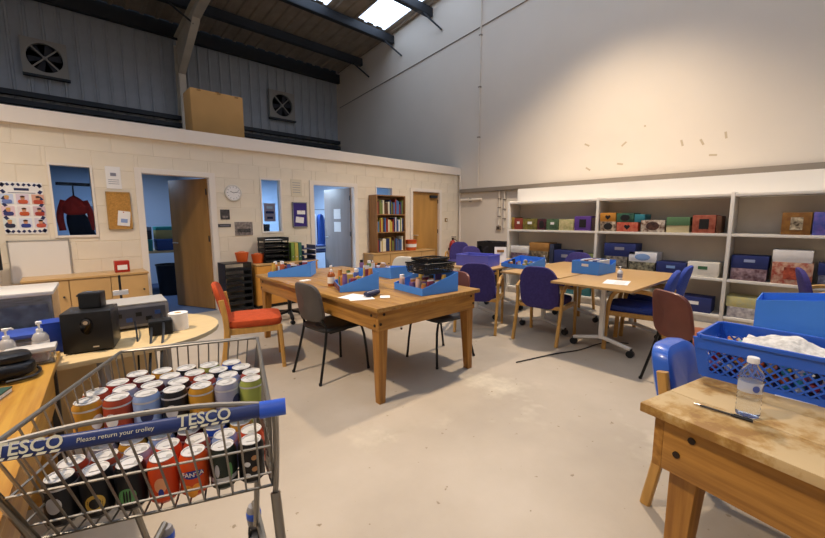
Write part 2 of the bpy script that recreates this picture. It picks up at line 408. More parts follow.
d2, l2, w2 = door_set(2, *D2, GREYDOOR, 85, 'pale door frame with a grey door carrying two notices, standing open')
d3, l3, w3 = door_set(3, *D3, DOORW2, 0, 'closed oak door beside the bookcase')
for z, h_ in ((1.42, .2), (1.16, .2)): MB().bb(-w2*.62, -w2*.36, -.023, -.02, z-.03, z-.03+h_).build('notice', PAPER, l2)
MB().bb(-.28, -.06, -.075, -.02, 1.87, 1.93).build('door_closer', STEEL, l3)
def window(n, x0, x1, z0, z1, label):
    b = MB(); t = .025
    b.bb(x0, x0+t, -.012, .12, z0, z1).bb(x1-t, x1, -.012, .12, z0, z1).bb(x0+t, x1-t, -.012, .12, z1-t, z1).bb(x0+t, x1-t, -.012, .12, z0, z0+t)
    o = struct(b, 'window_%d' % n, COPE, label, bevel=.003)
    MB().bb(x0+t, x1-t, .055, .061, z0+t, z1-t).build('pane', GLASS, o); return o
window(1, -7.44, -7.03, 1.17, 2.05, 'narrow internal window showing the dim blue office')
window(2, -4.965, -4.60, 1.16, 2.05, 'narrow internal window glowing pale blue with a notice')
window(3, -2.62, -2.16, 1.5, 2.05, 'small internal window above the bookcase')
# trunking + pipes on right wall
tk = thing('cable_trunking', 'long grey cable trunking ledge running along the right wall', 'trunking', (-.04, 0, 2.06))
MB().bb(-.04, .038, -12, -.08, -.045, .045).build('channel', TRUNK, tk, .004); MB().bb(-.048, -.041, -12, -.08, -.04, .03).build('cover', TRUNK, tk)
def vpipe(px, y0, y1, label, r=.02):
    a = onx(px[0], y0); b = onx(px[1], y1); y = (a.y+b.y)/2
    o = thing('wall_pipe', label, 'pipe', (-.03, y, 0)); MB().tube([(0, 0, b.z), (0, 0, a.z)], r, 8).build('pipe', WALLP, o)
    for k in range(1, 4): z = b.z+(a.z-b.z)*k/4; MB().bb(-.024, .03, -.03, .03, z-.012, z+.012).build('clip', TRUNK, o)
vpipe((482, 479), -18, 186, 'thin pale conduit rising up the tall wall above the trunking', .018)
vpipe((500, 500), 190, 225, 'pale conduit dropping below the trunking to the wall socket')
vpipe((505, 505), 190, 228, 'pale conduit dropping beside the shelving end')
hp = thing('heating_pipe', 'short pale horizontal pipe low under the trunking in the corner', 'pipe', (-.04, -.1, onx(470, 200).z)); MB().tube([(0, 0, 0), (0, -.62, 0)], .035, 10).build('pipe', WALLP, hp); MB().bb(-.02, .04, -.3, -.27, -.05, .05).build('bracket', TRUNK, hp)
sk = onx(499, 228); so = thing('wall_socket', 'small brass-coloured wall socket under the conduit', 'socket', (0, sk.y, sk.z)); MB().bb(-.03, 0, -.06, .06, -.05, .05).build('back_box', TRUNK, so, .004); MB().bb(-.034, -.03, -.03, .03, -.02, .02).build('switch', BLACK, so)

# ================================================================== ON THE PARTITION
def sheet(name, label, cat, px0, px1, mt, y=-.004, t=.003, **kw):
    a = ony(*px0, y); b = ony(*px1, y); cx, cz = (a.x+b.x)/2, (a.z+b.z)/2
    o = thing(name, label, cat, (cx, y, cz), 0, kw.get('group')); hx, hz = abs(a.x-b.x)/2, abs(a.z-b.z)/2
    MB().bb(-hx, hx, -t, t, -hz, hz).build(kw.get('part', 'sheet'), mt, o); return o, hx, hz
def patch(o, x0, x1, z0, z1, mt, name='print', d=.0045): return MB().bb(x0, x1, -d, -d+.0015, z0, z1).build(name, mt, o)
INK = mat('ink_navy', '#2b3058', .8); INKG = mat('ink_grey', '#8a8894', .8); SKIN = mat('print_skin', '#c98d6c', .8); PINK = mat('print_pink', '#d9b3b0', .8)
po, hx, hz = sheet('poster', 'white poster with a navy patterned border and nine small portraits', 'poster', (-2, 181), (48, 233.5), PAPER)
bd = MB()
n = 8
for i in range(n):
    for side in (0, 1):
        x = -hx+2*hx*(i+.5)/n; z = (hz-.03)*(1 if side else -1); bd.box((x, -.005, z), (2*hx/n*.55, .0015, .03), mtx=Matrix.Rotation(.6*(1 if (i+side) % 2 else -1), 3, 'Y'))
        z = -hz+2*hz*(i+.5)/n; x = (hx-.025)*(1 if side else -1); bd.box((x, -.005, z), (.03, .0015, 2*hz/n*.55), mtx=Matrix.Rotation(.6*(1 if (i+side) % 2 else -1), 3, 'Y'))
bd.build('border', INK, po)
patch(po, -.06, .06, hz-.095, hz-.068, INK, 'title'); patch(po, -.11, .11, hz-.125, hz-.117, INKG, 'title')
tops = ['#6d7fb8', '#c65a3c', '#b84a34', '#3b3c70', '#c0562f', '#a53b30', '#2c2f45', '#34408a', '#c25844']; bgs = ['#c9d3ea', '#d9c9d6', '#d8a58e', '#e3c6cd', '#e6dada', '#d3b7bd', '#dfe3df', '#d6d9e6', '#d6cdd9']
for k in range(9):
    gx = -.125+.125*(k % 3); gz = hz-.19-.135*(k//3)
    pc = patch(po, gx-.052, gx+.052, gz-.055, gz+.055, mat('pbg%d' % k, bgs[k], .8), 'portrait', .0055)
    MB().pad((gx, -.006, gz-.03), (.042, .0006, .025), .6, .6, 12, 4).build('torso', mat('ptop%d' % k, tops[k], .8), pc)
    MB().pad((gx, -.0064, gz+.012), (.019, .0006, .024), 1, 1, 12, 4).build('head', SKIN, pc)
    MB().pad((gx, -.0068, gz+.027), (.021, .0005, .012), 1, 1, 12, 4).build('hair', mat('phair%d' % (k % 3), ['#c9a25a', '#4a2a1c', '#2b211d'][k % 3], .8), pc)
wb, hx, hz = sheet('whiteboard', 'blank whiteboard hung low under the portrait poster', 'whiteboard', (6, 241), (73.5, 279), mat('whiteboard_face', '#e8e2da', .25), y=-.012, t=.008)
for x0, x1, z0, z1 in ((-hx, hx, hz-.012, hz), (-hx, hx, -hz, -hz+.012), (-hx, -hx+.012, -hz, hz), (hx-.012, hx, -hz, hz)): MB().bb(x0, x1, -.012, .01, z0, z1).build('edge_strip', ALU, wb)
pa, hx, hz = sheet('notice', 'plain white notice taped above the cork board', 'notice', (104.5, 166), (122, 189), PAPER); patch(pa, -.03, .03, .02, .06, INKG, 'emblem')
for k in range(3): patch(pa, -.055, .055, -.03-.025*k, -.024-.025*k, INKG)
ck, hx, hz = sheet('cork_board', 'small cork board with a white leaflet pinned low', 'notice board', (105, 191.5), (133, 229), CORK, y=-.012, t=.008, part='board')
for x0, x1, z0, z1 in ((-hx, hx, hz-.014, hz), (-hx, hx, -hz, -hz+.014), (-hx, -hx+.014, -hz, hz), (hx-.014, hx, -hz, hz)): MB().bb(x0, x1, -.014, .01, z0, z1).build('frame_strip', BEECH, ck)
lf_ = thing('leaflet', 'white leaflet pinned to the cork board by its top', 'leaflet', (ck.location.x+.04, -.024, ck.location.z-.1)); MB().box((0, 0, 0), (.13, .002, .19), mtx=Matrix.Rotation(.12, 3, 'Y')).build('sheet', PAPER, lf_); MB().box((.0, -.0025, -.03), (.07, .001, .05), mtx=Matrix.Rotation(.12, 3, 'Y')).build('print', mat('print_blue', '#8ea3cf', .8), lf_); MB().pad((0, -.004, .08), (.007, .004, .007), 1, 1, 8, 6).build('pin', REDF, lf_)
cl = thing('wall_clock', 'round white wall clock with a pale rim', 'clock', ony(233, 193, -.001))
RX = Matrix.Rotation(R(90), 4, 'X')
def latheY(prof, n=28, cap=True):
    b = MB().lathe(prof, n, cap=cap); b.v = [tuple(RX@Vector(v)) for v in b.v]; return b
latheY([(.0, 0), (.125, 0), (.127, .015), (.12, .026), (.108, .0255), (.106, .022), (0, .022)]).build('case', mat('clock_case', '#d9d2c6', .4), cl)
fc = latheY([(0, .0228), (.105, .0228)], cap=False).build('dial', PAPER, cl)
for k in range(12):
    a_ = k*math.pi/6; MB().box((.088*math.sin(a_), -.0238, .088*math.cos(a_)), (.006, .002, .016), mtx=Matrix.Rotation(a_, 3, 'Y')).build('hour_mark', BLACK, fc)
for a_, l_ in ((R(-65), .05), (R(75), .075)): MB().box((l_/2*math.sin(a_), -.026, l_/2*math.cos(a_)), (.007, .002, l_), mtx=Matrix.Rotation(a_, 3, 'Y')).build('hand', BLACK, cl)
DKP = mat('dark_photo', '#4a4746', .6, var=.5, scale=25); GRP = mat('grey_photo', '#8b8079', .6, var=.5, scale=30)
o, hx, hz = sheet('photograph', 'small dark photograph stuck just below the clock', 'picture', (220, 209.5), (230, 219.5), DKP); patch(o, -.04, .04, -.05, -.02, GRP)
o, hx, hz = sheet('name_strip', 'dark caption strip below the small dark photograph', 'label', (218, 224), (231, 227), DKP); patch(o, -.07, .07, -.004, .004, INKG)
o, hx, hz = sheet('photograph', 'wider grey group photograph right of the caption strip', 'picture', (234.5, 222), (253, 235), GRP); patch(o, -.1, .1, -.06, .0, DKP)
o, hx, hz = sheet('notice', 'pale printed notice above the purple notice board', 'notice', (290.5, 179), (302, 196.5), mat('notice_cream', '#d9cdb4', .8))
for k in range(5): patch(o, -.07, .07, .08-.04*k, .088-.04*k, INKG)
nb, hx, hz = sheet('notice_board', 'purple notice board in a grey frame with two notes', 'notice board', (292, 202), (307.5, 227), mat('purple_felt', '#3d2f7a', .9), y=-.012, t=.008, part='board')
for x0, x1, z0, z1 in ((-hx, hx, hz-.014, hz), (-hx, hx, -hz, -hz+.014), (-hx, -hx+.014, -hz, hz), (hx-.014, hx, -hz, hz)): MB().bb(x0, x1, -.014, .01, z0, z1).build('frame_strip', GREYP, nb)
for dx, dz, a_, wd, ht in ((.02, .04, 0, .15, .065), (-.01, -.09, .12, .15, .1)):
    q = thing('note', 'white slip pinned %s on the purple notice board' % ('high' if dz > 0 else 'low'), 'note', (nb.location.x+dx, -.023, nb.location.z+dz)); MB().box((0, 0, 0), (wd, .002, ht), mtx=Matrix.Rotation(a_, 3, 'Y')).build('sheet', PAPER, q); MB().pad((0, -.003, ht/2-.012), (.006, .003, .006), 1, 1, 8, 6).build('pin', REDF, q)
sw = thing('light_switch', 'small brass light switch right of the closed oak door', 'switch', ony(446, 220, 0)); MB().bb(-.045, .045, -.012, 0, -.045, .045).build('plate', mat('brass', '#a0824f', .4, metal=.5), sw, .003); MB().bb(-.012, .012, -.02, -.012, -.02, .02).build('rocker', PAPER, sw)
# fire extinguisher
fe = thing('fire_extinguisher', 'red fire extinguisher on the wall in the far corner', 'extinguisher', (-.36, -.12, .42))
MB().lathe([(0, 0), (.07, 0), (.08, .02), (.08, .36), (.06, .42), (.025, .45), (0, .45)], 18).build('cylinder', REDF, fe)
MB().lathe([(.025, .44), (.025, .5), (0, .5)], 10).bb(-.015, .015, -.1, .03, .5, .515).bb(-.015, .015, -.1, .03, .535, .545).build('valve', BLACK, fe)
MB().tube(smoothpath([(0, -.03, .48), (.09, -.06, .42), (.1, -.04, .2), (.095, 0, .08)]), .011, 6).build('hose', BLACK, fe)
MB().bb(-.03, .03, .07, .119, .2, .26).build('bracket', STEEL, fe)
# extractor fans on the rear wall
def fan(px0, px1, label):
    a = ony(*px0, REAR-.05); b = ony(*px1, REAR-.05); s_ = (abs(a.x-b.x)+abs(a.z-b.z))/2
    f = thing('extractor_fan', label, 'fan', ((a.x+b.x)/2, REAR-.032, (a.z+b.z)/2)); h = s_/2
    N = 32; rr = h*.8; V = []; 
    sq = lambda k: (lambda c, s2: (c/max(abs(c), abs(s2))*h, s2/max(abs(c), abs(s2))*h))(math.cos(k), math.sin(k))
    for i in range(N):
        k = 2*math.pi*i/N; x, z = sq(k); V += [(x, 0, z), (x, -.1, z), (rr*math.cos(k), -.1, rr*math.sin(k)), (rr*math.cos(k), -.01, rr*math.sin(k))]
    MB().add(V, [(4*i+q, 4*((i+1) % N)+q, 4*((i+1) % N)+q+1, 4*i+q+1) for i in range(N) for q in range(3)]).build('housing', mat('fan_housing', '#97928a', .5), f)
    latheY([(0, .005), (rr, .005)], 24).build('duct', BLACK, f)
    for i in range(6):
        k = i*math.pi/3+.2; Mx = Matrix.Rotation(-k, 3, 'Y'); 
        V = [Mx@Vector(p) for p in ((.08*h, -.03, -.07*h), (.72*h, -.02, -.2*h), (.75*h, -.06, .18*h), (.08*h, -.05, .07*h))]
        MB().add(V, [(0, 1, 2, 3)]).build('blade', DKGREY, f)
    for k in range(4): 
        a_ = R(45+90*k); MB().bar([(.1*h*math.cos(a_), -.085, .1*h*math.sin(a_)), (rr*math.cos(a_), -.085, rr*math.sin(a_))], .03, .015).build('strut', mat('fan_housing', '#c2bcb0'), f)
    latheY([(0, .1), (.09*h, .1), (.12*h, .07), (.12*h, .02)], 16).build('hub', mat('fan_housing', '#c2bcb0'), f)
    MB().bb(-h*1.02, h*1.04, -.13, 0, -h-.04, -h).build('drip_sill', STEEL, f)
fan((18, 36), (70, 81), 'square extractor fan with a big round opening left of the column')
fan((267, 90), (295, 121), 'square extractor fan beside the cardboard box, near the corner')
# cardboard box on the deck
bx = thing('cardboard_box', 'large brown cardboard box standing on the deck behind the coping', 'box', ((-5.68-4.86)/2, 1.0, 2.5))
MB().bb(-.41, .41, -.22, .22, 0, .97).build('carton', CARD, bx, .03)
for x in (-.28, .02, .3): MB().bb(x-.03, x+.03, -.223, -.22, .93, .955).build('staple_mark', mat('card_dark', '#8a6436', .9), bx)
MB().bb(-.03, .03, -.222, .222, .9705, .972).build('tape', mat('brown_tape', '#a77b45', .3), bx)
# ================================================================== OFFICES
ct = thing('reflection_coat', 'red and black coat added behind the narrow dim window for its red reflection', 'coat', (-7.22, .36, .95))  # coat added behind the pane to stand in for a red reflection
MB().pad((0, 0, .62), (.14, .07, .13), .7, .7, 22, 12, fn=lambda p: Vector((p.x*(1-1.6*max(0, p.z)), p.y+.015*math.sin(40*p.x), p.z-.5*abs(p.x)*(p.z > 0)))).build('shoulders', mat('coat_red', '#b5342c', .9, var=.3, scale=9), ct)
MB().pad((.05, 0.02, .25), (.13, .07, .32), .7, .7, 22, 10, fn=lambda p: Vector((p.x*(1-.3*p.z)-.18*p.z, p.y+.015*math.sin(45*p.x), p.z))).build('body', mat('coat_black', '#262b38', .9), ct)
for s_ in (-1, 1): MB().tube(smoothpath([(.1*s_, 0, .68), (.15*s_, .0, .5), (.14*s_, -.01, .3)]), .035, 10).build('sleeve', mat('coat_red', '#b5342c'), ct)
MB().tube([(0, 0, .74), (0, 0, .84), (.0, -.1, .87)], .008, 6).bb(-.16, .16, -.24, -.1, .86, .89).build('hook_rail', STEEL, ct)
od = thing('office_desk', 'pale desk in the dim office behind the open wooden door', 'desk', (-6.1, 2.3, 0))
MB().bb(-.6, .7, -.35, .35, .78, .82).build('desk_top', LAMD, od, .004)
for x in (-.57, .67):
    for y in (-.32, .32): MB().bb(x-.02, x+.02, y-.02, y+.02, 0, .78).build('leg', STEEL, od)
def simplebox(name, label, cat, loc, d, m1, m2=None, rz=0, group=None):
    o = thing(name, label, cat, loc, rz, group); x, y, z = d
    lid = z*.28
    MB().bb(-x/2, x/2, -y/2, y/2, 0, z-lid*.0).build('body', m1, o, .004)
    MB().bb(-x/2-.004, x/2+.004, -y/2-.004, y/2+.004, z-lid, z+.004).build('lid', m2 or m1, o, .004); return o
TEAL = mat('teal_card', '#2f8a86', .6)
simplebox('storage_crate', 'teal crate on the dim office desk', 'crate', (-6.38, 2.1, .825), (.42, .3, .2), TEAL)
simplebox('storage_crate', 'dark blue crate on the dim office desk', 'crate', (-5.9, 2.1, .825), (.4, .3, .2), mat('crate_blue', '#2b4a86', .6))
simplebox('printer', 'dark printer stacked on the teal crate in the dim office', 'printer', (-6.35, 2.12, 1.035), (.36, .3, .22), DKGREY, mat('printer_grey', '#77808c', .5))
simplebox('carton', 'yellowish carton stacked on the dark blue crate', 'carton', (-5.95, 2.12, 1.035), (.3, .26, .22), mat('carton_y', '#a89a62', .8), TEAL)
bn = thing('waste_bin', 'black bin under the dim office desk', 'bin', (-5.95, 2.0, 0)); MB().lathe([(0, 0), (.17, 0), (.2, .55), (.205, .56), (.19, .55), (.16, .02), (0, .02)], 18).build('bin', BLACK, bn); MB().tube([(.205*math.cos(k*.3), .205*math.sin(k*.3), .56) for k in range(21)], .008, 6, True).build('rim', BLACK, bn)
wp = thing('wall_paper_sheet', 'pale sheet pinned on the dim office back wall', 'notice', (-6.9, 3.59, 1.55)); MB().bb(-.14, .14, -.004, 0, -.2, .2).build('sheet', PAPER, wp); patch(wp, -.1, .1, .0, .1, INKG, d=.0065)
n2 = thing('notice', 'pinkish notice stuck inside the pale blue window', 'notice', (-4.79, .07, 1.5)); MB().bb(-.095, .095, -.001, .001, -.15, .15).build('sheet', PINK, n2); patch(n2, -.07, .07, -.02, .02, INK, d=.003); patch(n2, -.05, .05, -.11, -.07, INK, d=.003); patch(n2, -.05, .05, .06, .1, PAPER, d=.003)
simplebox('monitor_box', 'dark box on the sill behind the pale blue window', 'box', (-4.86, .3, 1.1), (.22, .2, .2), DKGREY)
shf = thing('office_shelf', 'plain shelf under the window inside the second office', 'shelf', (-4.8, .32, 0)); MB().bb(-.42, .42, -.17, .2, 1.06, 1.1).build('shelf', LAMD, shf); MB().bb(-.4, -.37, -.15, .18, 0, 1.06).bb(.37, .4, -.15, .18, 0, 1.06).build('side_panel', LAMD, shf)
# blue and white cloths hanging in the second office
cr = thing('clothes_rail', 'black rail on a stand in the bright second office', 'rail', (-2.72, 2.2, 0)); MB().tube([(-.9, 0, 0), (-.9, 0, 1.62), (.45, 0, 1.62), (.45, 0, 0)], .014, 8).build('frame', STEEL, cr); MB().bb(-.92, -.88, -.25, .25, 0, .03).bb(.43, .47, -.25, .25, 0, .03).build('foot', STEEL, cr)
for k, (c, dz) in enumerate((('#eef2f8', .05), ('#2f5fb4', .0), ('#f2f4fa', -.1), ('#e8eef8', .02), ('#294f9c', -.05), ('#f0f4fa', 0))):
    x = -2.72-.78+.215*k
    g = thing('hanging_cloth', '%s cloth hanging on the rail in the second office' % ('white' if c[1] in 'ef' else 'deep blue'), 'cloth', (x, 2.2, 0), .3, 'hanging cloths')
    MB().pad((0, 0, 1.12+dz/2), (.095, .05, .42), .5, .5, 16, 10, fn=lambda p: Vector((p.x*(1-.25*p.z), p.y+.02*math.sin(p.x*60), p.z))).build('drape', mat('cloth'+c, c, .9), g); MB().tube([(0, 0, 1.5), (0, 0, 1.6), (0, .014, 1.62)], .005, 6).build('hook', ALU, g)
tb = thing('office_table', 'dark blue topped table in the bright second office', 'table', (-3.25, 1.25, 0)); MB().bb(-.5, .35, -.25, .25, .68, .72).build('table_top', mat('table_navy', '#2c3a66', .5), tb)
for x in (-.46, .31):
    for y in (-.2, .2): MB().bb(x-.02, x+.02, y-.02, y+.02, 0, .68).build('leg', STEEL, tb)
for k in range(3): solo(MB().bb(-.2, .2, -.14, .14, 0, .035), 'paper_tray', mat('paper_tray_%d' % (k % 2), ['#39528f', '#d9dfea'][k % 2], .6), '%s flat tray in the stack on the navy office table' % ('lowest blue', 'middle white', 'topmost blue')[k], 'tray', (-3.3, 1.25, .72+.036*k), .05*k, bevel=.004)

# ================================================================== SHELVING
XF, XB = -1.20, -.83
SZ = [.12, .605, 1.188, 1.69]; UY = [-2.215, -3.82, -5.455, -7.08]
sh = thing('shelving_unit', 'long white built-in shelving unit of three bays along the right wall', 'shelving', (0, 0, 0))
for y in UY: MB().bb(XF, XB, y-.02, y+.02, 0, 1.71).build('upright', SHELFW, sh, .002)
for ya, yb in zip(UY[:-1], UY[1:]):
    for z in SZ: MB().bb(XF+.004, XB, yb+.021, ya-.021, z-.035, z).build('shelf_board', SHELFW, sh, .002)
    MB().bb(XB-.008, XB-.001, yb+.021, ya-.021, .0, 1.65).build('back_panel', SHELFB, sh)
    MB().bb(XF+.03, XF+.045, yb+.021, ya-.021, 0, SZ[0]-.036).build('plinth', mat('plinth_scuffed', '#cfc9c0', .6, var=.15, scale=9), sh)
PAT = {}
def pat(c1, c2, c3=None):
    k = c1+c2
    if k not in PAT: PAT[k] = mat('pattern_'+k, c1, .55, col2=c2, scale=22)
    return PAT[k]
def shelf_box(x0, x1, yt, yb, base_z, m1, label, lid=None, mark=None, depth=.3, cat='puzzle box', up=0):
    """pixel span on the shelf front -> a box standing on the shelf"""
    X = XF+.03; ym = (yt+yb)/2
    a = onx(x0, ym, X).y; b = onx(x1, ym, X).y; h = onx((x0+x1)/2, yt, X).z-onx((x0+x1)/2, yb, X).z
    wd = abs(a-b)-.006; z = base_z+.002
    o = thing('puzzle_box', label, cat, (X+depth/2, (a+b)/2, z), 0, 'boxes on the white shelving'); d = depth/2
    if lid is not None:
        hl = h*.55; MB().bb(-d+.005, d-.005, -wd/2+.004, wd/2-.004, 0, h-.002).build('box_base', m1, o, .003); MB().bb(-d, d, -wd/2, wd/2, h-hl, h).build('box_lid', lid, o, .003)
    else:
        MB().bb(-d+.002, d-.002, -wd/2+.002, wd/2-.002, 0, h*.6).build('box_base', m1, o, .003); MB().bb(-d, d, -wd/2, wd/2, h*.2, h).build('box_lid', m1, o, .003)
    if mark:
        kind, mc = mark
        if kind == 'heart':
            s_ = h*.3; pts = [(.16*16*math.sin(t)**3/2.56*s_, (13*math.cos(t)-5*math.cos(2*t)-2*math.cos(3*t)-math.cos(4*t))/16*s_) for t in [i*.2618 for i in range(24)]]
            MB().prism(pts, .003, Matrix(((0, 0, -1, -d), (1, 0, 0, 0), (0, 1, 0, h*.5), (0, 0, 0, 1)))).build('heart_print', mc, o)
        elif kind == 'square': MB().bb(-d-.003, -d, -wd*.22, wd*.2, h*.22, h*.78).build('print', mc, o)
        elif kind == 'label': MB().bb(-d-.003, -d, -wd*.15, wd*.15, h*.5, h*.72).build('label', mc, o)
        elif kind == 'oval': MB().pad((-d, 0, h*.5), (.003, wd*.28, h*.36), 1, 1, 16, 8).build('print', mc, o)
    return z+h
c = lambda h: mat('card_'+h, h, .6, var=.06)
z1 = SZ[2]; PW = PAPER; BK = BLACK
shelf_box(511.3, 514, 217, 229, z1, c('#9a7a35'), 'narrow gold box at the end of the upper shelf by the conduit')
shelf_box(514.2, 522.5, 218, 229, z1, c('#8c3a2c'), 'red box with a white label beside the narrow gold box', mark=('label', PW))
shelf_box(522.7, 537, 218, 229, z1, pat('#8a7a32', '#5d5a2a'), 'olive green box beside the red labelled box', mark=('label', PW))
shelf_box(537.2, 546, 218, 229, z1, pat('#5c2330', '#2d1a20'), 'dark maroon box beside the olive box', mark=('oval', BK))
shelf_box(546.2, 558.5, 218, 229, z1, pat('#56724c', '#3d5540'), 'sage green box between the maroon and cream boxes', mark=('label', PW))
shelf_box(558.7, 573.7, 219, 230, z1, pat('#cbbf8f', '#a9a670'), 'cream box beside the purple box')
shelf_box(574.3, 591, 215.5, 230, z1, c('#5b3a8e'), 'purple box with a black square on the upper shelf', mark=('square', BK))
shelf_box(591.2, 595, 217, 230, z1, c('#3c2a2a'), 'slim dark brown box against the upright')
zt = shelf_box(600, 616, 221.5, 231, z1, pat('#4a3326', '#c9b8a0'), 'brown and white box under the orange heart box', mark=('oval', BK))
shelf_box(600, 616, 212.5, 221.3, zt, c('#c98a34'), 'orange box with a black heart, on top', mark=('heart', BK))
zt = shelf_box(616.4, 638, 221.8, 231, z1, pat('#b5432f', '#c77258'), 'red box with a black heart, at the bottom', mark=('heart', BK))
shelf_box(616.4, 634, 212.5, 221.5, zt, pat('#3c6a52', '#27493c'), 'green box with a black oval beside the orange heart box', mark=('oval', BK))
shelf_box(634.2, 645, 213.5, 221.5, zt, c('#2f7f8e'), 'teal box end beside the green oval box')
shelf_box(640.5, 665, 219.5, 231.5, z1, pat('#6b4a3a', '#d3c8b8'), 'brown and white patterned box on the upper shelf', mark=('oval', pat('#2c1d1a', '#5c3a30')))
shelf_box(666, 690, 216, 231.5, z1, c('#cdbf93'), 'cream box with a sage green lid on the upper shelf', lid=c('#567a55'))
shelf_box(692, 716, 214, 232, z1, pat('#8c3f2c', '#a9604a'), 'rust red box with a black window on the upper shelf', mark=('square', BK))
shelf_box(716.2, 721.5, 214.5, 232, z1, c('#5a3a26'), 'slim brown box next to the rust red box')
shelf_box(781, 812, 213, 235.5, z1, pat('#8c6127', '#7a4f22'), 'tall brown box on the upper shelf of the end bay', mark=('square', pat('#3d2a18', '#d8c8a8')))
shelf_box(812.5, 834, 212.5, 236, z1, pat('#3e4d9c', '#6a5aa8'), 'blue violet box beside the tall brown box')
z2 = SZ[1]
zt = shelf_box(510.5, 529, 251.5, 259.5, z2, pat('#4f3746', '#8d7a86'), 'dark mauve box under the plain white box'); shelf_box(510.5, 529, 244.5, 251.3, zt, c('#e2ddd6'), 'plain white box on the dark mauve box')
zt = shelf_box(529.3, 548, 248.6, 260, z2, pat('#2c2a2c', '#8c7a5c'), 'black speckled box under the tan box'); shelf_box(529.3, 549, 240, 248.4, zt, c('#a3763c'), 'tan box on the black speckled box')
shelf_box(549.3, 553.5, 241, 260.5, z2, c('#333a52'), 'slim slate box standing beside the tan box')
shelf_box(554, 575.6, 246.5, 261, z2, NAVY, 'navy box in the left bay of the middle shelf', mark=('label', INKG))
zt = shelf_box(576, 594, 254, 262, z2, c('#d9d0b8'), 'cream box behind the blue file box'); shelf_box(576, 594.5, 249.5, 253.8, zt, c('#7c8a58'), 'thin green box on the cream box')
zt = shelf_box(605.7, 627, 255, 268, z2, pat('#9c9488', '#4a4440'), 'grey speckled box under the navy lidded box'); shelf_box(604, 635.8, 241, 254, zt, NAVY, 'navy box stacked on the grey speckled box', mark=('label', INKG))
zt = shelf_box(628, 655, 260.5, 270, z2, pat('#2b2926', '#a09a80'), 'black patterned box under the white lidded box'); shelf_box(628.6, 657, 250.5, 260.2, zt, c('#e6e6ea'), 'white box with a blue emblem on the black patterned box', mark=('oval', mat('emblem_blue', '#7f9fd0', .6)))
shelf_box(656, 686, 260, 271.8, z2, NAVY, 'navy box between the white boxes on the middle shelf', mark=('label', mat('emblem_blue', '#7f9fd0')))
shelf_box(687, 719, 261, 275.8, z2, c('#e4ded2'), 'white box with a green label on the middle shelf', mark=('label', c('#3f6a4a')))
zt = shelf_box(730, 767, 267.5, 279.5, z2, pat('#a08890', '#5a3c44'), 'floral mauve box under the end bay navy box'); shelf_box(731, 769, 254.5, 267.3, zt, NAVY, 'navy box on the floral mauve box', mark=('label', mat('emblem_grey', '#9aa6c8', .6)))
zt = shelf_box(771, 813.5, 261, 283, z2, pat('#9c3f30', '#c9a890'), 'red patterned box under the big white box', mark=('square', pat('#c0593c', '#7a2c24'))); shelf_box(772.5, 814, 248.5, 260.7, zt, c('#e9e5e2'), 'big plain white box on the red patterned box')
zt = shelf_box(817.5, 840, 273, 285, z2, pat('#2b2f4c', '#7c7c8c'), 'dark blue patterned box at the frame edge of the end bay'); shelf_box(818, 840, 261, 272.8, zt, NAVY, 'navy box on the dark blue patterned box')
z3 = SZ[0]
shelf_box(676, 711, 299, 313.5, z3, NAVY, 'navy box alone on the bottom shelf', mark=('label', PW))
zt = shelf_box(726, 757, 308.5, 319, z3, pat('#8c8890', '#c8c4c4'), 'grey patterned box on the bottom shelf of the end bay'); shelf_box(725.5, 758, 298, 308.3, zt, pat('#c9bd7c', '#b9b890'), 'pale yellow box on the grey patterned box')
shelf_box(560, 590, 288, 302, z3, c('#3f7f86'), 'teal box on the bottom shelf behind the folding tables')
shelf_box(612, 650, 293, 307, z3, c('#c9bfa6'), 'beige box on the bottom shelf behind the folding tables')

# ================================================================== BOOKCASE + low cabinets on the partition
YB = -.27
a = ony(376.5, 194.5, YB); b = ony(405.5, 196, YB); ztop = a.z; zb = ony(391, 252, YB).z
bw = b.x-a.x; bc = thing('bookcase', 'small wooden bookcase of three shelves full of books', 'bookcase', ((a.x+b.x)/2, -.14, zb))
H = ztop-zb; hx = bw/2
MB().bb(-hx, -hx+.02, -.13, .13, 0, H).build('side_panel', CARCASS, bc, .002); MB().bb(hx-.02, hx, -.13, .13, 0, H).build('side_panel', CARCASS, bc, .002)
MB().bb(-hx+.02, hx-.02, .115, .13, 0, H).build('back_panel', CARCASS, bc)
levels = [.02, H*.36, H*.67]
for z in levels+[H]: MB().bb(-hx+.02, hx-.02, -.13, .115, z-.02, z).build('shelf', CARCASS, bc, .002)
BCOL = [('cream', '#e0d6bd'), ('navy', '#28345f'), ('red', '#8c2f26'), ('green', '#6d7c3d'), ('white', '#e6e2dc'), ('brown', '#5c3b28'), ('yellow', '#c7ac4d'), ('blue', '#4a70a8')]
for li, (z, sn) in enumerate(zip(levels, ('bottom', 'middle', 'top'))):
    x = bc.location.x-hx+.03
    while x < bc.location.x+hx-.066:
        wd = random.uniform(.018, .04); nm, hc = random.choice(BCOL); hh = random.uniform(.2, min(.3, H*.28)); dp = random.uniform(.15, .19)
        bk = thing('book', '%s-spined book upright on the %s shelf of the wooden bookcase' % (nm, sn), 'book', (x+wd/2, -.14-.12+dp/2+.012, zb+z), 0, 'books in the bookcase')
        MB().bb(-wd/2, -wd/2+.003, -dp/2, dp/2, 0, hh).bb(wd/2-.003, wd/2, -dp/2, dp/2, 0, hh).bb(-wd/2, wd/2, -dp/2-.003, -dp/2, 0, hh).build('cover', c(hc), bk); MB().bb(-wd/2+.003, wd/2-.003, -dp/2, dp/2-.006, .004, hh-.006).build('pages', PAPER, bk)
        x += wd+.003
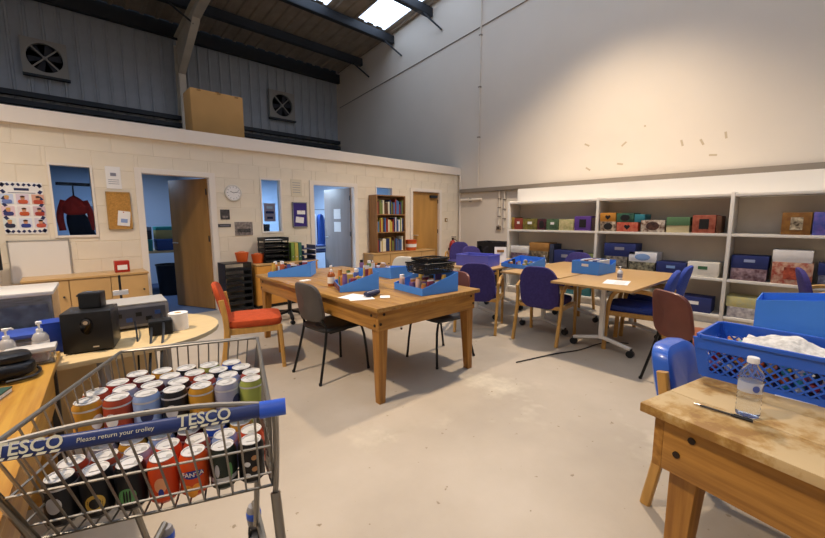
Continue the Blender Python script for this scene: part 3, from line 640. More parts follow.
def cabinet(label, x0, x1, yd, h, m, doors=2, name='low_cabinet'):
    o = thing(name, label, 'cabinet', ((x0+x1)/2, -.01-yd/2, 0)); hx = (x1-x0)/2; d = yd/2
    MB().bb(-hx, hx, -d+.02, d, .05, h-.025).build('carcass', m, o, .003); MB().bb(-hx-.01, hx+.01, -d-.01, d, h-.025, h).build('cabinet_top', LAMI, o, .004); MB().bb(-hx+.01, hx-.01, -d+.05, d-.02, 0, .05).build('plinth', BLACK, o)
    for k in range(doors):
        xa = -hx+2*hx*k/doors+.004; xb = -hx+2*hx*(k+1)/doors-.004; dr = MB().bb(xa, xb, -d, -d+.019, .06, h-.03).build('cabinet_door', m, o, .002)
        MB().cyl(((xb-.05) if k % 2 == 0 else (xa+.05), -d, h*.7), ((xb-.05) if k % 2 == 0 else (xa+.05), -d-.025, h*.7), .01, n=10).build('knob', STEEL, dr)
    return o
cabinet('low beech cabinet against the partition left of the open wooden door', -7.75, -6.62, .42, .73, LAMI, 3)
cabinet('long low wooden cabinet under the bookcase', -2.95, -1.2, .32, zb-.004, LAMI, 4)
cabinet('low orange-brown cabinet holding the letter trays', -5.24, -4.2, .4, .70, mat('cabinet_pine', '#c98c3c', .45, var=.1, scale=4), 2)
rb = thing('card_holder', 'small red box with a white label on the low beech cabinet', 'box', (-6.86, -.25, .732)); MB().bb(-.075, .075, -.06, .06, 0, .14).build('body', REDF, rb, .006); MB().bb(-.05, .05, -.064, -.06, .03, .09).build('label', PAPER, rb)
# orange tub next to the bookcase
ob = thing('orange_tub', 'bright orange tub standing beside the bookcase', 'tub', ony(411, 252, -.2)); ob.location = (ony(411, 252, -.2).x, -.2, zb); MB().lathe([(0, 0), (.11, 0), (.125, .2), (.0, .2)], 18).build('tub', mat('orange_plastic', '#cf5a22', .4), ob); MB().lathe([(0, .2), (.13, .2), (.13, .225), (0, .23)], 18).build('lid', mat('orange_plastic2', '#b9451b', .4), ob); MB().lathe([(.1195, .07), (.124, .14)], 18, cap=False).build('band', PAPER, ob)
# black drawer tower, letter trays
dt = thing('drawer_tower', 'black plastic tower of open drawers on the floor by the partition', 'drawers', (-5.5, -.23, 0))
for x in (-.19, .18): MB().bb(x, x+.012, -.16, .16, 0, .73).build('side_panel', BLACK, dt)
for k in range(7):
    z = .03+k*.1; dr = MB().bb(-.175, .177, -.17, .15, z, z+.008).bb(-.175, .177, -.172, -.166, z, z+.04).build('drawer', BLACK, dt)
    MB().bb(-.12, .12, -.14, .12, z+.009, z+.02).build('paper_stack', PAPER, dr)
MB().bb(-.19, .192, -.16, .16, .73, .742).build('top', BLACK, dt)
lt = thing('letter_trays', 'stack of black letter trays on the orange-brown cabinet', 'trays', (-4.87, -.2, .702))
for k in range(5):
    z = k*.085; tr = MB().bb(-.2, .2, -.14, .14, z, z+.006).bb(-.2, -.19, -.14, .14, z, z+.055).bb(.19, .2, -.14, .14, z, z+.055).bb(-.2, .2, .13, .14, z, z+.055).bb(-.2, .2, -.14, -.13, z, z+.022).build('tray', BLACK, lt)
    MB().bb(-.15, .15, -.12, .12, z+.007, z+.018).build('paper_stack', PAPER, tr)
MB().bb(-.2, -.19, .1, .13, .055, .36).bb(.19, .2, .1, .13, .055, .36).bb(-.2, -.19, -.12, -.1, .02, .36).bb(.19, .2, -.12, -.1, .02, .36).build('risers', BLACK, lt)
for k, (hc, nm) in enumerate((('#6f8a3c', 'green'), ('#b8a850', 'yellow'), ('#3f6f5a', 'dark green'))):
    f = thing('ring_binder', '%s ring binder standing beside the black letter trays' % nm, 'binder', (-4.6+.065*k, -.2, .702)); MB().bb(-.028, .028, -.13, .13, 0, .3).build('cover', c(hc), f, .004); MB().cyl((0, -.131, .07), (0, -.1305, .07), .012, n=10).build('ring', ALU, f)
ft = thing('filing_trays', 'blue-grey filing trays at the right end of the orange-brown cabinet', 'trays', (-4.32, -.22, .702))
for k in range(3): MB().bb(-.11, .11, -.15, .15, k*.09, k*.09+.01).bb(-.11, -.1, -.15, .15, k*.09, k*.09+.07).bb(.1, .11, -.15, .15, k*.09, k*.09+.07).build('tray', mat('tray_slate', '#39456a', .5), ft)
for k, x in enumerate((-5.36, -5.12)):
    t = thing('orange_basket', 'orange plastic tub %s' % ('on the black drawer tower' if k == 0 else 'on the orange-brown cabinet end'), 'tub', (x-.02, -.22, .744 if k == 0 else .704)); MB().lathe([(0, 0), (.075, 0), (.1, .14), (.092, .14), (.07, .01), (0, .01)], 16).build('tub', mat('orange_plastic', '#cf5a22'), t); MB().pad((0, 0, .12), (.07, .06, .04), .8, .8, 14, 8).build('cloth', mat('orange_cloth', '#c4663c', .9, var=.2, scale=20), t)

# ================================================================== TABLES
def farm_table(label, loc, rz, L, W, H, topm, legin=.06, apron=.15, name='wooden_table'):
    """local: near-left corner at origin, x to the right (W), y away (L)"""
    o = thing(name, label, 'table', loc, rz)
    n = 6
    for k in range(n): MB().bb(W*k/n+.0006, W*(k+1)/n-.0006, 0, L, H-.032, H).build('top_plank', topm, o, .0025 if 0 < k < n-1 else .004)
    i = .035
    for args, m_ in (((i, W-i, i, i+.03), PINE), ((i, W-i, L-i-.03, L-i), PINE), ((i, i+.03, i+.03, L-i-.03), PINEY), ((W-i-.03, W-i, i+.03, L-i-.03), PINEY)):
        MB().bb(*args, H-.032-apron, H-.033).build('apron', m_, o, .003)
    for x in (legin, W-legin-.085):
        for y in (legin, L-legin-.085):
            s_ = .085; t = .055; ox = 0 if x < W/2 else s_-t; oy = 0 if y < L/2 else s_-t
            V = [(x+ox, y+oy, 0), (x+ox+t, y+oy, 0), (x+ox+t, y+oy+t, 0), (x+ox, y+oy+t, 0)]
            for z in (H-.2, H-.034): V += [(x, y, z), (x+s_, y, z), (x+s_, y+s_, z), (x, y+s_, z)]
            F = [(3, 2, 1, 0), (8, 9, 10, 11)]+[(4*q+k, 4*q+(k+1) % 4, 4*q+4+(k+1) % 4, 4*q+4+k) for q in (0, 1) for k in range(4)]
            MB().add(V, F).build('leg', PINEZ, o, .004)
    BOLT = mat('bolt_dark', '#2e2118', .5, metal=.4)
    for x in (legin+.02, W-legin-.02):
        for dz in (.06, .13): 
            dx = (.022 if dz < .1 else -.01)*(1 if x < W/2 else -1); MB().cyl((x+dx, i-.004, H-dz), (x+dx, i+.01, H-dz), .011, n=12).build('bolt', BOLT, o); MB().cyl((x+dx, L-i+.004, H-dz), (x+dx, L-i-.01, H-dz), .011, n=12).build('bolt', BOLT, o)
    for y in (legin+.02, L-legin-.02):
        for dz in (.075, .145):
            dy = (.055 if dz < .1 else .015)*(1 if y < L/2 else -1); MB().cyl((i-.004, y+dy, H-dz), (i+.01, y+dy, H-dz), .011, n=12).build('bolt', BOLT, o)
    return o
T1TOP = wood('table_top_pine', '#94692f', '#b08546', 1, .4)
T1 = farm_table('long pine table with square tapered legs, blue trays on top', (-5.825, -4.15, 0), R(-1), 2.34, 1.17, .75, T1TOP, legin=.045)
def worn_top():
    M = bpy.data.materials.new('worn_bare_top'); M.use_nodes = True; nt = M.node_tree; b = nt.nodes['Principled BSDF']; L = nt.links
    tc = nt.nodes.new('ShaderNodeTexCoord'); n = nt.nodes.new('ShaderNodeTexNoise'); n.inputs['Scale'].default_value = 5; n.inputs['Detail'].default_value = 9; n.inputs['Roughness'].default_value = .62; L.new(tc.outputs['Object'], n.inputs['Vector'])
    r = nt.nodes.new('ShaderNodeValToRGB'); e = r.color_ramp.elements; e[0].position = .40; e[0].color = lin('#946a2e'); e[1].position = .52; e[1].color = lin('#c4a777'); q = e.new(.45); q.color = lin('#ad8647'); L.new(n.outputs['Fac'], r.inputs[0]); L.new(r.outputs[0], b.inputs['Base Color']); b.inputs['Roughness'].default_value = .55
    return M
WORN = worn_top()
RD0 = onz(640, 402, .75)
RDROT = R(-14)
# right desk: far-left corner RD0; local y runs away, so start from the near end
dl = 1.75; ex = Vector((math.cos(RDROT), math.sin(RDROT), 0)); ey = Vector((-math.sin(RDROT), math.cos(RDROT), 0))
RD = farm_table('pine table with a worn bare top, blue plastic basket and water bottle on it', (RD0.x-ey.x*dl, RD0.y-ey.y*dl, 0), RDROT, dl, 1.12, .75, WORN, apron=.185, legin=.075)
# folding tables
def fold_table(label, loc, rz, L, W, H=.74):
    o = thing('folding_table', label, 'table', loc, rz, 'folding tables pushed together')
    MB().bb(-L/2, L/2, -W/2, W/2, H-.025, H).build('table_top', LAMI, o, .006)
    FR = mat('white_steel', '#d9d6d0', .35, metal=.2)
    for s_ in (-1, 1):
        x = s_*(L/2-.38); MB().bar([(x, 0, .13), (x, 0, H-.05)], .05, .05).build('column', FR, o); MB().bb(x-.05, x+.05, -W/2+.1, W/2-.1, H-.05, H-.026).build('top_bracket', BLACKM, o)
        MB().bar([(x, -W/2+.1, .085), (x, 0, .15), (x, W/2-.1, .085)], .035, .04).build('foot', FR, o)
        for y in (-W/2+.1, W/2-.1):
            cs = MB().cyl((x-.02, y, .036), (x+.02, y, .036), .036, n=14).build('caster', BLACK, o); MB().bb(x-.012, x+.012, y-.015, y+.015, .036, .09).build('fork', BLACK, cs)
    MB().bar([(-L/2+.38, 0, H-.1), (L/2-.38, 0, H-.1)], .04, .03).build('crossbar', BLACKM, o)
    return o
FT1 = fold_table('beech folding table on a white T-foot with casters, right one of the pair', (-2.92, -4.78, 0), R(-2), 1.6, .78)
FT2 = fold_table('beech folding table holding the blue file box, beside the purple chairs', (-2.66, -3.985, 0), R(-2), 1.6, .78)
FT3 = fold_table('beech folding table with clear crate, nearest the room corner', (-2.75, -2.95, 0), R(4), 1.5, .8)

# ================================================================== CHAIRS
def armchair(name, label, fab, loc, rz, group=None, fabname='purple', back_h=.86):
    """local: faces +x"""
    o = thing(name, label, 'chair', loc, rz, group)
    MB().pad((.02, 0, .445), (.245, .235, .045), .3, .45, 32, 8).build('seat', fab, o)
    def bf(p): # p: x thin .. remap
        y, z, t = p.x, p.y, p.z
        wz = 1-.0*z; q = (z+.26)/.52
        yy = y*(1-.34*max(0, (q-.5)/.5)**2.2)
        return Vector((-.235-.11*q+t+.10*(yy*yy)/.05*.35, yy, .62+z))
    MB().pad((0, 0, 0), (.225, .245, .03), .42, .4, 36, 8, fn=bf).build('backrest', fab, o)
    for s_ in (-1, 1):
        y = s_*.265
        MB().bar(smoothpath([(.235, y, .0), (.225, y, .3), (.205, y, .52), (.14, y, .635), (0, y, .655), (-.16, y, .645), (-.245, y, .60)], 6), .032, .042, ref=(0, 1, 0), ch=.25).build('arm_frame', BEECH, o)
        MB().bar(smoothpath([(-.36, y*.93, 0), (-.29, y*.94, .25), (-.245, y*.95, .45), (-.25, y*.96, .62)], 5), .032, .045, ref=(0, 1, 0), ch=.25).build('rear_leg', BEECH, o)
        MB().bar([(.21, y, .40), (-.25, y*.96, .40)], .022, .05, ref=(0, 1, 0)).build('side_rail', BEECH, o)
    MB().bar([(.2, -.25, .385), (.2, .25, .385)], .022, .04, ref=(1, 0, 0)).build('front_rail', BEECH, o)
    MB().bar([(-.235, -.25, .40), (-.235, .25, .40)], .022, .04, ref=(1, 0, 0)).build('back_rail', BEECH, o)
    return o
def steelchair(name, label, bm_, sm, loc, rz, legm=BLACKM, bw=.2, bh=.17, bz=.68, lean=.06):
    """vinyl chair on thin splayed tube legs, faces +x"""
    o = thing(name, label, 'chair', loc, rz)
    MB().pad((.0, 0, .44), (.215, .21, .03), .35, .5, 30, 8).build('seat', sm, o)
    def bf(p):
        y, z, t = p.x, p.y, p.z; q = (z+bh)/(2*bh)
        return Vector((-.235-lean*q+t+.9*y*y, y*(1-.12*q), bz+z))
    MB().pad((0, 0, 0), (bw, bh, .022), .5, .4, 34, 8, fn=bf).build('backrest', bm_, o)
    for s_ in (-1, 1):
        MB().tube(smoothpath([(.235, s_*.215, 0), (.19, s_*.18, .41), (.0, s_*.17, .415), (-.15, s_*.17, .415)], 4), .0115, 8).build('leg', legm, o)
        MB().tube(smoothpath([(-.29, s_*.215, 0), (-.19, s_*.175, .42), (-.215, s_*.165, .53), (-.228, s_*.14, bz-.05)], 5), .0115, 8).build('rear_leg', legm, o)
        for x in (.235, -.29): MB().cyl((x, s_*.215, 0), (x, s_*.214, .02), .014, n=8).build('foot_cap', BLACK, o)
    MB().tube([(-.205, -.17, .5), (-.205, .17, .5)], .009, 8).build('back_bar', legm, o)
    return o
G = 'upholstered armchairs'
armchair('armchair', 'purple armchair with its back square to the room, at the pair of folding tables', PURPLE, (-3.28, -4.11, 0), R(8))
armchair('armchair', 'purple armchair beside the tall end of the pine table, angled to the clear crate', PURPLE, (-3.52, -3.32, 0), R(28))
armchair('armchair', 'purple armchair on the shelf side of the folding tables, facing the room', PURPLE, (-1.85, -3.72, 0), R(180))
armchair('armchair', 'bright blue armchair at the end of the folding tables by the brown vinyl chair', BLUEF, (-2.97, -4.97, 0), R(97))
armchair('armchair', 'bright blue armchair tucked behind the other bright blue one, nearer the shelves', BLUEF, (-2.37, -4.96, 0), R(92))
armchair('armchair', 'purple armchair standing alone in the room corner by the extinguisher', PURPLE, (-.95, -.8, 0), R(215))
armchair('armchair', 'wooden-armed chair at the corner end of the third folding table', PURPLE, (-1.72, -1.95, 0), R(250))
armchair('armchair', 'purple armchair before the end bay shelves, beyond the blue trays', PURPLE, (-1.7, -6.46, 0), R(-82))
steelchair('vinyl_chair', 'dark grey padded chair on thin black legs, at the near side of the pine table', mat('grey_back', '#4c4745', .55, var=.1), BLACK, (-5.66, -3.27, 0), R(4))
steelchair('vinyl_chair', 'brown-backed chair with black legs on the far side of the pine table', BROWNV, DKGREY, (-4.72, -3.72, 0), R(178))
steelchair('vinyl_chair', 'brown vinyl chair standing alone between the bright blue armchairs and the right table', BROWNV, mat('rust_vinyl', '#8e4a28', .5), (-3.75, -5.64, 0), R(-40), bw=.225, bh=.19, bz=.63)
steelchair('plastic_chair', 'cream white plastic chair behind the pine table', mat('cream_plastic', '#e4dccb', .45), mat('cream_plastic', '#e4dccb'), (-4.2, -2.45, 0), R(200), legm=ALU, bz=.70)
# upholstered beech side chairs
def sidechair(label, fab, loc, rz, bz=.62, bh=.19, th=.025, bw=.205):
    oc = thing('side_chair', label, 'chair', loc, rz)
    MB().pad((.0, 0, .445), (.24, .23, .045), .3, .45, 30, 8).build('seat', fab, oc)
    def bf(p):
        y, z, t = p.x, p.y, p.z; q = (z+bh)/(2*bh); return Vector((-.235-.1*q+t+.5*y*y, y*(1-.2*q*q), bz+z))
    MB().pad((0, 0, 0), (bw, bh, th), .42, .4, 34, 8, fn=bf).build('backrest', fab, oc)
    for s_ in (-1, 1):
        MB().bar([(.235, s_*.215, 0), (.215, s_*.205, .41)], .036, .036, ref=(0, 1, 0)).build('leg', BEECH, oc)
        MB().bar(smoothpath([(-.29, s_*.225, 0), (-.235, s_*.225, .4), (-.265, s_*.222, .68)], 5), .034, .045, ref=(0, 1, 0)).build('rear_leg', BEECH, oc)
        MB().bar([(.215, s_*.205, .385), (-.235, s_*.21, .385)], .022, .06, ref=(0, 1, 0)).build('side_rail', BEECH, oc)
    MB().bar([(.215, -.2, .385), (.215, .2, .385)], .022, .05, ref=(1, 0, 0)).build('front_rail', BEECH, oc)
    MB().bar([(-.235, -.2, .385), (-.235, .2, .385)], .022, .05, ref=(1, 0, 0)).build('back_rail', BEECH, oc)
    return oc
sidechair('orange upholstered beech chair by the end of the pine table', ORANGE, (-6.11, -2.6, 0), R(-20))
sidechair('glossy blue vinyl beech chair pushed up to the worn table', BLUEV, (-5.27, -6.1, 0), R(-98), bz=.58, bh=.19, th=.05)
# swivel chair behind the table
sc = thing('swivel_chair', 'black swivel office chair on a star base behind the pine table', 'chair', (-5.15, -1.3, 0), R(90))
for k in range(5):
    a_ = k*2*math.pi/5+.3; e = Vector((math.cos(a_), math.sin(a_), 0)); MB().bar([e*.04+Vector((0, 0, .12)), e*.29+Vector((0, 0, .08))], .035, .045).build('base_arm', BLACK, sc)
    p = e*.29; MB().cyl(p+Vector((-.02, 0, .028)), p+Vector((.02, 0, .028)), .028, n=12).bb(p.x-.012, p.x+.012, p.y-.012, p.y+.012, .03, .09).build('caster', BLACK, sc)
MB().cyl((0, 0, .08), (0, 0, .42), .028, n=12).build('gas_column', BLACK, sc); MB().pad((0, 0, .45), (.23, .23, .04), .4, .45, 26, 8).build('seat', DKGREY, sc)
MB().bar(smoothpath([(-.1, 0, .42), (-.26, 0, .44), (-.28, 0, .6)], 5), .05, .02, ref=(0, 1, 0)).build('back_stem', BLACK, sc); MB().pad((-.28, 0, .64), (.025, .17, .07), .5, .5, 20, 8).build('backrest', DKGREY, sc)

# ================================================================== BLUE TRAYS
def tray(label, P0, P1, W, hl, hh, m_=None, group='blue card trays', side=1):
    """P0 near low-front corner, P1 near high-back corner; body extends W to the left of P0->P1"""
    m_ = m_ or TRAYB
    P0, P1 = Vector(P0), Vector(P1); d = P1-P0; L = d.xy.length; rz = math.atan2(d.y, d.x)
    o = thing('card_tray', label, 'tray', (P0.x, P0.y, P0.z+.001), rz, group); t = .004
    MB().bb(0, L, 0, W*side, 0, .004).build('base', m_, o)
    MB().bb(0, t, 0, W*side, .004, hl).build('front_panel', m_, o); MB().bb(L-t, L, 0, W*side, .004, hh).build('back_panel', m_, o)
    for y in (0, (W-t)*side):
        V = [(x, y+q*t*side, z) for q in (0, 1) for x, z in ((t, .004), (L-t, .004), (L-t, hh), (L*.72, hh*.98 if False else hl+(hh-hl)*.72), (t, hl))]
        MB().add(V, [(4, 3, 2, 1, 0), (5, 6, 7, 8, 9)]+[(k, (k+1) % 5, 5+(k+1) % 5, 5+k) for k in range(5)]).build('side_panel', m_, o)
    return o
def local(o, x, y, z): 
    r_ = Matrix.Rotation(o.rotation_euler.z, 3, 'Z'); return Vector(o.location)+r_@Vector((x, y, z))
Z = .751
PACKS = ['#d9cfc0', '#a8502c', '#7a5a8c', '#c9a24a', '#e6e0da', '#5c7a4a', '#8c3a4a', '#4a5a9c', '#b98a5c', '#e0b8a8', '#3a3a44', '#c87a3a']
CN = ['cream', 'rust', 'mauve', 'ochre', 'white', 'moss', 'crimson', 'indigo', 'tan', 'blush', 'charcoal', 'orange']
def craft(o, where, L, W, n, seed, hmax=.13, z0=.005):
    """small craft supplies standing in a tray; each is a thing"""
    rnd = random.Random(seed); nx = max(2, int(L/.075)); ny = max(1, int(abs(W)/.075)); cells = [(i, j) for i in range(nx) for j in range(ny)]; rnd.shuffle(cells)
    for k, (i, j) in enumerate(cells[:n]):
        x = (i+.5)*(L-.03)/nx+.015; y = (j+.5)*(abs(W)-.02)/ny+.01; y *= (1 if W > 0 else -1)
        ci = rnd.randrange(len(PACKS)); m_ = mat('pack%d' % ci, PACKS[ci], .6, var=.1, scale=20); h = rnd.uniform(.55, 1)*hmax; kind = rnd.choice(['jar', 'packet', 'spool', 'roll']); p = local(o, x, y, z0); rz = o.rotation_euler.z+rnd.uniform(-.25, .25)
        nm = {'jar': 'small jar', 'packet': 'paper packet', 'spool': 'thread spool', 'roll': 'ribbon roll'}[kind]
        q = thing({'jar': 'craft_jar', 'packet': 'paper_packet', 'spool': 'thread_spool', 'roll': 'ribbon_roll'}[kind], '%s %s standing among supplies in the %s' % (CN[ci], nm, where), nm.split()[1], p, rz, 'craft supplies in trays')
        if kind == 'jar':
            MB().lathe([(0, 0), (.024, 0), (.026, .005), (.026, h*.75), (.018, h*.82), (0, h*.82)], 12).build('jar', m_, q); MB().lathe([(0, h*.8), (.02, h*.8), (.02, h), (0, h)], 12).build('lid', PAPER if ci % 2 else BLACK, q)
        elif kind == 'packet':
            MB().bb(-.03, .03, -.012, .012, 0, h*.9).build('packet', m_, q, .005); MB().bb(-.03, .03, -.004, .004, h*.9, h).build('header', PAPER, q)
        elif kind == 'spool':
            MB().lathe([(0, 0), (.02, 0), (.02, .006), (0, .006)], 12).build('flange', BEECH, q); MB().lathe([(0, h-.006), (.02, h-.006), (.02, h), (0, h)], 12).build('flange', BEECH, q); MB().lathe([(.018, .006), (.022, h*.3), (.022, h*.7), (.018, h-.006)], 12).build('thread', m_, q)
        else:
            MB().lathe([(.01, 0), (.028, 0), (.028, h*.6), (.01, h*.6), (.01, 0)], 14).build('ribbon', m_, q); MB().lathe([(.006, -.0), (.0098, 0), (.0098, h*.65), (.006, h*.65)], 10).build('core', CARD, q)
tA = tray('blue card tray at the far left end of the pine table', onz(268, 277.3, Z), onz(311, 276.8, Z), .30, .05, .15); craft(tA, 'far left tray', .40, .30, 16, 1, .165)
tB = tray('blue card tray in the middle of the pine table with a printed front', onz(340, 292.6, Z), onz(379, 290, Z), .36, .055, .165); craft(tB, 'middle tray', .34, .36, 18, 2, .2)
MB().bb(-.003, -.0, .01, .34, .006, .05).build('printed_front', pat('#5a2a3c', '#8c5a5c'), tB)
tC = tray('blue card tray behind the middle tray on the pine table', onz(356, 272, Z), onz(391, 279, Z), .30, .05, .12); craft(tC, 'tray behind the middle one', .36, .30, 14, 3, .15)
p0, p1 = onz(422.5, 296.4, Z), onz(458, 291, Z); pf = onz(387.6, 290, Z)
tD = tray('blue card tray at the near corner of the pine table, black wire basket on it', p0, p1, (pf-p0).length, .06, .17); craft(tD, 'near corner tray', (p1-p0).length, (pf-p0).length, 22, 4, .15)
# wire basket on tray D
def wirebasket(label, loc, rz, L, W, H_, n1, n2, m_, r_=.0022):
    o = thing('wire_basket', label, 'basket', loc, rz)
    def ring(z, k): return [(L/2*k, W/2*k, z), (-L/2*k, W/2*k, z), (-L/2*k, -W/2*k, z), (L/2*k, -W/2*k, z)]
    rim = MB(); 
    for z, k in ((H_, 1), ): rim.tube(ring(z, k), r_*2, 6, True)
    rim.build('rim', m_, o); wm = MB()
    for i in range(n1+1):
        x = -1+2*i/n1; wm.tube([(L/2*x, -W/2, H_), (L/2*x*.9, -W/2*.9, 0), (L/2*x*.9, W/2*.9, 0), (L/2*x, W/2, H_)], r_, 4)
    for i in range(n2+1):
        y = -1+2*i/n2; wm.tube([(-L/2, W/2*y, H_), (-L/2*.9, W/2*y*.9, 0), (L/2*.9, W/2*y*.9, 0), (L/2, W/2*y, H_)], r_, 4)
    for k in range(1, 5): wm.tube(ring(H_*k/5, .9+.1*k/5), r_, 4, True)
    tag(wm.build('wire_mesh', m_, o), kind='stuff'); return o
wd_ = local(tD, .24, .2, .162)
wirebasket('black wire basket resting on the near corner tray', wd_, tD.rotation_euler.z, .34, .28, .085, 18, 15, BLACKM, .0036)
wirebasket('smaller black wire basket nested on the other one', wd_+Vector((0, 0, .05)), tD.rotation_euler.z+.15, .27, .2, .075, 15, 12, BLACKM, .0036)
# things on the pine table
sp_ = onz(333, 284, Z)
def pump(label, loc, s_=1., body=None, cap=None):
    o = thing('pump_bottle', label, 'bottle', loc, random.uniform(0, 3)); body = body or mat('amber_soap', '#b0602a', .25, trans=.3)
    MB().lathe([(0, 0), (.032*s_, 0), (.035*s_, .01*s_), (.035*s_, .11*s_), (.025*s_, .13*s_), (.012*s_, .14*s_), (0, .14*s_)], 18).build('bottle', body, o)
    cp = MB().lathe([(.014*s_, .138*s_), (.014*s_, .155*s_), (.005*s_, .158*s_), (.005*s_, .18*s_), (.013*s_, .182*s_), (.013*s_, .195*s_), (0, .197*s_)], 12).build('pump', cap or PAPER, o)
    MB().tube([(0, 0, .189*s_), (.03*s_, 0, .189*s_), (.038*s_, 0, .18*s_)], .005*s_, 6).build('nozzle', cap or PAPER, cp); MB().lathe([(.0355*s_, .03*s_), (.0355*s_, .09*s_)], 18, cap=False).build('label', PAPER if body != PAPER else INKG, o); return o
pump('amber soap pump bottle by the middle tray on the pine table', onz(331.5, 286, Z), 1.0)
for k, (px, py, a_) in enumerate(((352, 296.5, .3), (361, 298.5, -.4), (385, 297, .9))):
    s_ = thing('paper_sheet', ('white paper sheet under the dark pouch', 'second paper sheet sticking out under the dark pouch', 'crumpled tissue right of the dark pouch')[k], 'paper', onz(px, py, Z), a_)
    MB().bb(-.1 if k < 2 else -.05, .1 if k < 2 else .05, -.07 if k < 2 else -.04, .07 if k < 2 else .04, .0005+k*.001, .0014+k*.001).build('sheet', PAPER, s_)
pp = onz(372, 295.5, .755); pc = thing('pencil_case', 'dark navy pouch lying on papers on the pine table', 'pouch', pp, .3); MB().pad((0, 0, .022), (.09, .035, .02), .5, .6, 22, 8).build('pouch', mat('pouch_navy', '#262a4a', .6), pc); MB().tube([(-.08, -.012, .04), (.08, -.012, .04)], .003, 6).build('zip', ALU, pc)
ph = thing('paper_sheet', 'small folded white paper beside the far left tray', 'paper', onz(305, 281, Z), .2); MB().bb(-.05, .05, -.035, .035, 0, .006).bb(-.048, .05, -.035, .03, .006, .01).build('sheet', PAPER, ph)
# folding table things
fb = thing('file_box', 'blue card file box with a sloped open top on the folding table', 'box', (-2.75, -4.42, .741), R(-4))
V = [(-.22, -.16, 0), (.22, -.16, 0), (.22, .16, 0), (-.22, .16, 0), (-.22, -.16, .09), (.22, -.16, .1), (.22, .16, .16), (-.22, .16, .16)]
MB().bb(-.22, .22, -.16, .16, 0, .005).build('base', TRAYB, fb)
MB().bb(-.22, -.215, -.16, .16, .005, .15).build('front_panel', TRAYB, fb); MB().bb(.215, .22, -.16, .16, .005, .15).build('back_panel', TRAYB, fb); MB().bb(-.215, .215, .155, .16, .005, .15).build('side_panel', TRAYB, fb)
MB().add([(x, y, z) for y in (-.16, -.155) for x, z in ((-.215, .005), (.215, .005), (.215, .13), (.1, .1), (-.215, .15))], [(0, 1, 2, 3, 4), (9, 8, 7, 6, 5)]+[(k, (k+1) % 5, 5+(k+1) % 5, 5+k) for k in range(5)]).build('side_panel', TRAYB, fb)
MB().bb(-.223, -.22, -.04, .04, .09, .12).build('label', PAPER, fb)
for k in range(5): solo(MB().bb(-.14, .14, -.012, .012, 0, .15), 'file_folder', c(['#e6dfd2', '#4a4a7a', '#d8d4ce', '#8c5a5a', '#e0dcd6'][k]), '%s folder filed in the blue card file box' % ('first cream', 'violet', 'pale grey', 'dusty red', 'last white')[k], 'folder', local(fb, .0, -.11+.05*k, .006), fb.rotation_euler.z, 'folders in the file box', .003)
pump('white pump bottle beside a paper sheet on the folding table', (-3.1, -4.83, .741), .72, PAPER)
ps = thing('paper_sheet', 'white paper sheet lying at the near end of the folding table', 'paper', (-3.33, -4.88, .741), .2); MB().bb(-.15, .15, -.11, .11, 0, .0015).build('sheet', PAPER, ps); MB().bb(-.12, .12, -.08, .02, .0016, .002).build('print', mat('faint_print', '#d8d4d2', .8), ps)
pump('slim clear pump bottle beside the sloped trays on the second folding table', (-2.6, -3.7, .741), .75, PAPER)
t5 = tray('blue card tray lying sloped between the purple armchairs', (-3.1, -3.72, .741), (-2.72, -3.78, .741), .42, .05, .13); craft(t5, 'tray between the purple armchairs', .38, .42, 12, 6, .09)
cc = thing('clear_crate', 'clear purple-tinted plastic crate at the end of the third folding table', 'crate', (-3.15, -3.0, .741), R(8)); PT = mat('purple_clear', '#7a7cd8', .15, alpha=.75)
MB().bb(-.17, .17, -.25, .25, 0, .006).bb(-.17, -.164, -.25, .25, .006, .15).bb(.164, .17, -.25, .25, .006, .15).bb(-.164, .164, -.25, -.244, .006, .15).bb(-.164, .164, .244, .25, .006, .15).build('tub', PT, cc); MB().tube([(-.172, -.252, .15), (.172, -.252, .15), (.172, .252, .15), (-.172, .252, .15)], .006, 6, True).build('rim', mat('purple_rim', '#5a60c0', .3), cc)
craft(cc, 'clear purple crate', .3, .3, 7, 9, .11)
sg = thing('paper_sign', 'white paper sign propped up behind the clear purple crate', 'sign', (-2.72, -3.08, .741), R(40)); MB().box((0, 0, .12), (.002, .17, .235), mtx=Matrix.Rotation(.25, 3, 'Y')).build('sheet', PAPER, sg); MB().box((.03, 0, .1), (.002, .1, .2), mtx=Matrix.Rotation(-.35, 3, 'Y')).build('prop', CARD, sg)
for k, y in enumerate((-1.72, -2.08)):
    bkx = thing('black_crate', 'black open plastic crate %s' % ('by the corner, left one' if k == 0 else 'next to the shelving end'), 'crate', (-.62, y+.35, 0), R(3)); h0 = .55
    MB().bb(-.2, .2, -.17, .17, 0, .02).bb(-.2, -.18, -.17, .17, .02, h0).bb(.18, .2, -.17, .17, .02, h0).bb(-.18, .18, -.17, -.15, .02, h0).bb(-.18, .18, .15, .17, .02, h0).build('lower_crate', BLACK, bkx)
    MB().bb(-.2, .2, -.17, .17, h0+.001, h0+.02).bb(-.2, -.18, -.17, .17, h0+.02, h0+.07).bb(-.2, -.18, -.17, .17, h0+.27, h0+.36).bb(-.2, -.18, -.17, -.12, h0+.07, h0+.27).bb(-.2, -.18, .12, .17, h0+.07, h0+.27).bb(.18, .2, -.17, .17, h0+.02, h0+.36).bb(-.18, .18, -.17, -.15, h0+.02, h0+.36).bb(-.18, .18, .15, .17, h0+.02, h0+.36).build('upper_crate', BLACK, bkx)
    MB().pad((0, 0, h0+.18), (.16, .13, .15), .6, .6, 18, 8).build('filling', mat('dark_fill', '#39373a', .8, var=.6, scale=14), bkx)
